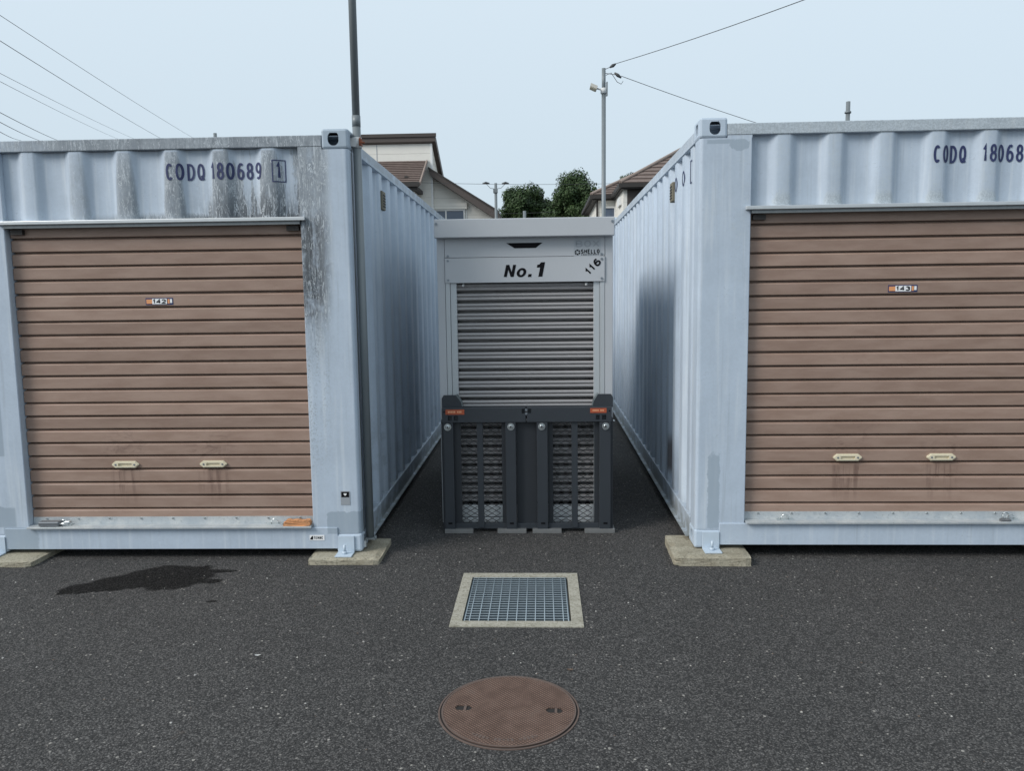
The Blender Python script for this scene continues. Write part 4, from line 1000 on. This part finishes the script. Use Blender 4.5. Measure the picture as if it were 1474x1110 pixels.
def hip(root, x0, x1, y0, y1, ze, tanp, name):
    """hip roof over a rectangle, lapped courses on the front and left planes"""
    m = min(x1 - x0, y1 - y0) / 2; zr = ze + m * tanp
    c = [(x0, y0), (x1, y0), (x1, y1), (x0, y1)]
    if x1 - x0 >= y1 - y0: R1, R2 = (x0 + m, y0 + m), (x1 - m, y0 + m)
    else: R1, R2 = (x0 + m, y0 + m), (x0 + m, y1 - m)
    P = lambda a, z: Vector((a[0], a[1], z)); b = B()
    if x1 - x0 >= y1 - y0:
        courses(b, P(c[0], ze), P(c[1], ze), P(R2, zr), P(R1, zr), 14, .035); courses(b, P(c[3], ze), P(c[0], ze), P(R1, zr), P(R1, zr) + Vector((0, .001, 0)), 14, .035)
        b.poly([P(c[1], ze), P(c[2], ze), P(R2, zr)]); b.poly([P(c[2], ze), P(c[3], ze), P(R1, zr), P(R2, zr)])
    else:
        courses(b, P(c[0], ze), P(c[1], ze), P(R1, zr), P(R1, zr) + Vector((.001, 0, 0)), 14, .035); courses(b, P(c[3], ze), P(c[0], ze), P(R1, zr), P(R2, zr), 14, .035)
        b.poly([P(c[1], ze), P(c[2], ze), P(R2, zr), P(R1, zr)]); b.poly([P(c[2], ze), P(c[3], ze), P(R2, zr)])
    rf = b.build(name, 'tile', root)
    b = B(); b.tube([P(c[0], ze + .03), P(R1, zr + .05)], .06, 6); b.tube([P(R1, zr + .05), P(R2, zr + .05)], .06, 6); b.build('ridge_cap', 'ridge', rf)
    b = B(); b.box(x0 - .05, x1 + .05, y0 - .05, y1 + .05, ze - .13, ze - .004); b.box(x0 + .04, x1 - .04, y0 + .04, y1 - .04, ze - .17, ze - .132); b.build('gutter', 'soffit', rf)
    return rf
def house_right():
    AY = 25.0; r = thing('house', (0, 0, 0), 'cream and dark brown house with hipped tile roof beyond the cleaner container', 'house')
    a = Q(893, 263.5, AY); ze = a.z
    b_ = Q(851, 280.5, 1.0); BY = (ze - CAM_H) / (b_.z - CAM_H); b_ = Q(851, 280.5, BY)
    hip(r, a.x, a.x + 8.5, AY, AY + 7, ze, .60, 'roof')
    hip(r, b_.x, b_.x + 7, BY, BY + 5.5, ze, .52, 'rear_roof')
    B().box(a.x + .24, a.x + 8.0, AY + .28, AY + 6.6, 0, ze - .171).build('brown_wall', 'siding_dk', r)
    for k in range(6): B().box(a.x + .75 + k * .42, a.x + .78 + k * .42, AY + .26, AY + .279, 3, ze - .171).build('batten', 'soffit', r)
    B().box(a.x + .12, a.x + .24, AY + .27, AY + 6.6, 0, ze - .171).build('side_wall', 'siding', r)
    B().box(a.x + .05, a.x + .119, AY + .8, AY + 1.6, Q(890, 285, AY).z - .12, Q(890, 285, AY).z + .14).build('side_hood', 'frame', r)
    B().box(b_.x + .22, b_.x + 6.5, BY + .22, BY + 5, 0, ze - .171).build('wall', 'siding', r)
    B().box(b_.x + .19, b_.x + .25, BY + .18, BY + .28, 0, ze - .171).build('downpipe', 'soffit', r)
    x0, x1, zt_ = Q(866, 300, BY + .22).x, Q(886, 300, BY + .22).x, Q(876, 297.5, BY + .22).z
    window(r, x0, x1, zt_ - 1.1, zt_, BY + .22, .12)
house_right()

# ------------------------------------------------------------------ distant service pole with wires
SY = 22.0; p = Q(713.5, 263.5, SY)
t = thing('service_pole', (p.x, SY, 0), 'thin grey service pole with wires in front of the cream house eave', 'pole')
B().tube([(0, 0, 0), (0, 0, p.z)], .040, 10).build('pole', 'polegrey', t)
zz = Q(713, 275, SY).z; B().box(-.07, .05, -.06, .06, zz - .05, zz + .06, .01).build('fitting_box', 'polegrey', t)
for sg, u in ((-1, 699.5), (1, 727.5)):
    xo = Q(u, 264, SY).x - p.x; zo = Q(u, 264, SY).z
    B().tube([(xo - .10, 0, zo), (xo, 0, zo + .02), (xo + .10, 0, zo)], [.012, .032, .012], 8).build('insulator', 'cable', t)
    B().tube([(xo, 0, zo), (xo * .55, 0, zz + .08), (0, 0, zz + .06)], .007, 6).build('jumper', 'cable', t)
wire(line3(Q(600, 262.5, SY + 3), Q(1010, 259, SY + 7), .10, 20), 'thin level wire crossing behind the lamp pole between the houses', .0085)
wire(line3(Q(706, 307, SY), Q(800, 304.5, SY), .02, 6), 'short low wire across the trees beside the service pole', .006)

# ------------------------------------------------------------------ trees
def tree(u, v, wpx, hpx, Y, name_label, mat, n, seed, leaf=.20):
    rr = random.Random(seed); c = Q(u, v, Y); s = Y / F_PX; rx_, rz_ = wpx * s, hpx * s
    base = Vector((c.x, Y, 0)); t = thing('tree', base, name_label, 'tree', group=None)
    H = c.z + rz_ * .55
    b = B(); b.tube([(0, 0, 0), (.05, .03, H * .35), (-.04, 0, H * .65), (.0, .05, H)], [.20, .15, .11, .04], 10)
    for k in range(7):
        a = rr.uniform(0, 2 * pi); z0 = c.z - rz_ * rr.uniform(.1, .9); L = rx_ * rr.uniform(.5, .9)
        b.tube([(0, 0, z0), (cos(a) * L * .5, sin(a) * L * .5, z0 + L * .35), (cos(a) * L, sin(a) * L, z0 + L * .75)], [.07, .045, .015], 6)
    b.build('trunk', 'bark', t)
    clumps = []
    for k in range(70):
        while True:
            p = Vector((rr.uniform(-1, 1), rr.uniform(-1, 1), rr.uniform(-1, 1)))
            if p.length < 1 and p.length > .45: break
        clumps.append((Vector((p.x * rx_ * .86, p.y * rx_ * .86, c.z + p.z * rz_ * .86)), rr.uniform(.22, .36) * min(rx_, rz_)))
    b = B(); bm = b.bm
    for k in range(n):
        q, cr = clumps[rr.randrange(len(clumps))]
        d = Vector((rr.gauss(0, 1), rr.gauss(0, 1), rr.gauss(0, 1))).normalized() * cr * rr.uniform(.55, 1.08)
        p = q + d; nn = (d.normalized() + Vector((rr.uniform(-.7, .7), rr.uniform(-.7, .7), rr.uniform(-.2, .9)))).normalized()
        a = nn.cross(Vector((rr.uniform(-1, 1), rr.uniform(-1, 1), .3))).normalized(); e2 = nn.cross(a); L = leaf * rr.uniform(.6, 1.25)
        bm.faces.new([bm.verts.new(p + a * L * .5), bm.verts.new(p + e2 * L * .28), bm.verts.new(p - a * L * .5), bm.verts.new(p - e2 * L * .28)])
    me = b.mesh('crown'); link('crown', me, mat, t)
tree(756, 303, 38, 36, 45, 'broad dark green tree beside the service pole', 'leaf', 26000, 1, .145)
tree(827, 300, 43, 49, 43, 'tallest dark green tree beside the lamp pole', 'leaf2', 32000, 2, .145)
tree(786, 314, 26, 28, 47, 'low dark tree between the two larger trees', 'leaf', 11000, 4, .15)
tree(906, 268, 16, 22, 55, 'hazy pale tree top peeking over the hipped roof', 'leaf3', 1500, 3, .22)
tree(852, 318, 16, 26, 38, 'dark shrub beside the hipped roof house wall', 'leaf', 3500, 6)

# ------------------------------------------------------------------ small litter on the asphalt
rr = random.Random(11)
for (u, v, lab) in ((820, 966, 'curled brown dead leaf beyond the manhole cover'), (371, 945, 'small pale scrap on open asphalt in front of stained container')):
    d = Q(u, v, 1.0) - CAM; p = CAM + d * (-CAM_H / d.z)
    b = B(); q = []
    for k in range(9):
        a = 2 * pi * k / 9; q.append((.016 * cos(a) * rr.uniform(.7, 1.2), .009 * sin(a) * rr.uniform(.6, 1.2), .003 + .004 * abs(cos(a))))
    ctr = b.bm.verts.new((0, 0, .0015)); vs = [b.bm.verts.new(x) for x in q]
    for k in range(9): b.bm.faces.new((ctr, vs[k], vs[(k + 1) % 9]))
    o = b.build('dead_leaf' if 'leaf' in lab else 'paper_scrap', m_flat('litter_brown' if 'leaf' in lab else 'litter_pale', (.10, .065, .045) if 'leaf' in lab else (.45, .45, .44), .8)); o.location = (p.x, p.y, .001)
    tag(o, lab, 'leaf' if 'leaf' in lab else 'scrap')

# loose grit: pale chips and brown crumbs too small to count
b = B(); rr = random.Random(21)
for k in range(420):
    x, y = rr.uniform(-3.6, 3.6), rr.uniform(2.2, 5.0)
    if GX0 - .03 < x < GX1 + .03 and GY0 - .03 < y < GY1 + .03: continue
    if (x + .141) ** 2 + (y - 2.947) ** 2 < .30 ** 2: continue
    if y > 4.55 and (x < -.95 or x > .75): continue
    r_ = rr.choice((.0022, .003, .004, .0055)); ph = rr.uniform(0, 6); n_ = 5
    q = [(x + r_ * rr.uniform(.7, 1.3) * cos(ph + 2 * pi * i / n_), y + r_ * rr.uniform(.7, 1.3) * sin(ph + 2 * pi * i / n_), .0005) for i in range(n_)]
    ap = b.bm.verts.new((x + rr.uniform(-.001, .001), y, r_ * .9)); vs = [b.bm.verts.new(p) for p in q]
    for i in range(n_): b.bm.faces.new((vs[i], vs[(i + 1) % n_], ap))
m = Mat('grit', .9); n = m.vor(40, v=m.pos(), out=1); cr = m.t.nodes.new('ShaderNodeSeparateColor'); m.t.links.new(n.s, cr.inputs[0])
m.col(m.mix(V(m.t, cr.outputs[0]).ss(.35, .65), (.10, .075, .06), (.42, .41, .39)))
o = link('loose_grit', b.mesh('grit'), m.m); tag(o, 'scattered pale grit and brown crumbs on the asphalt', 'grit', kind='stuff')
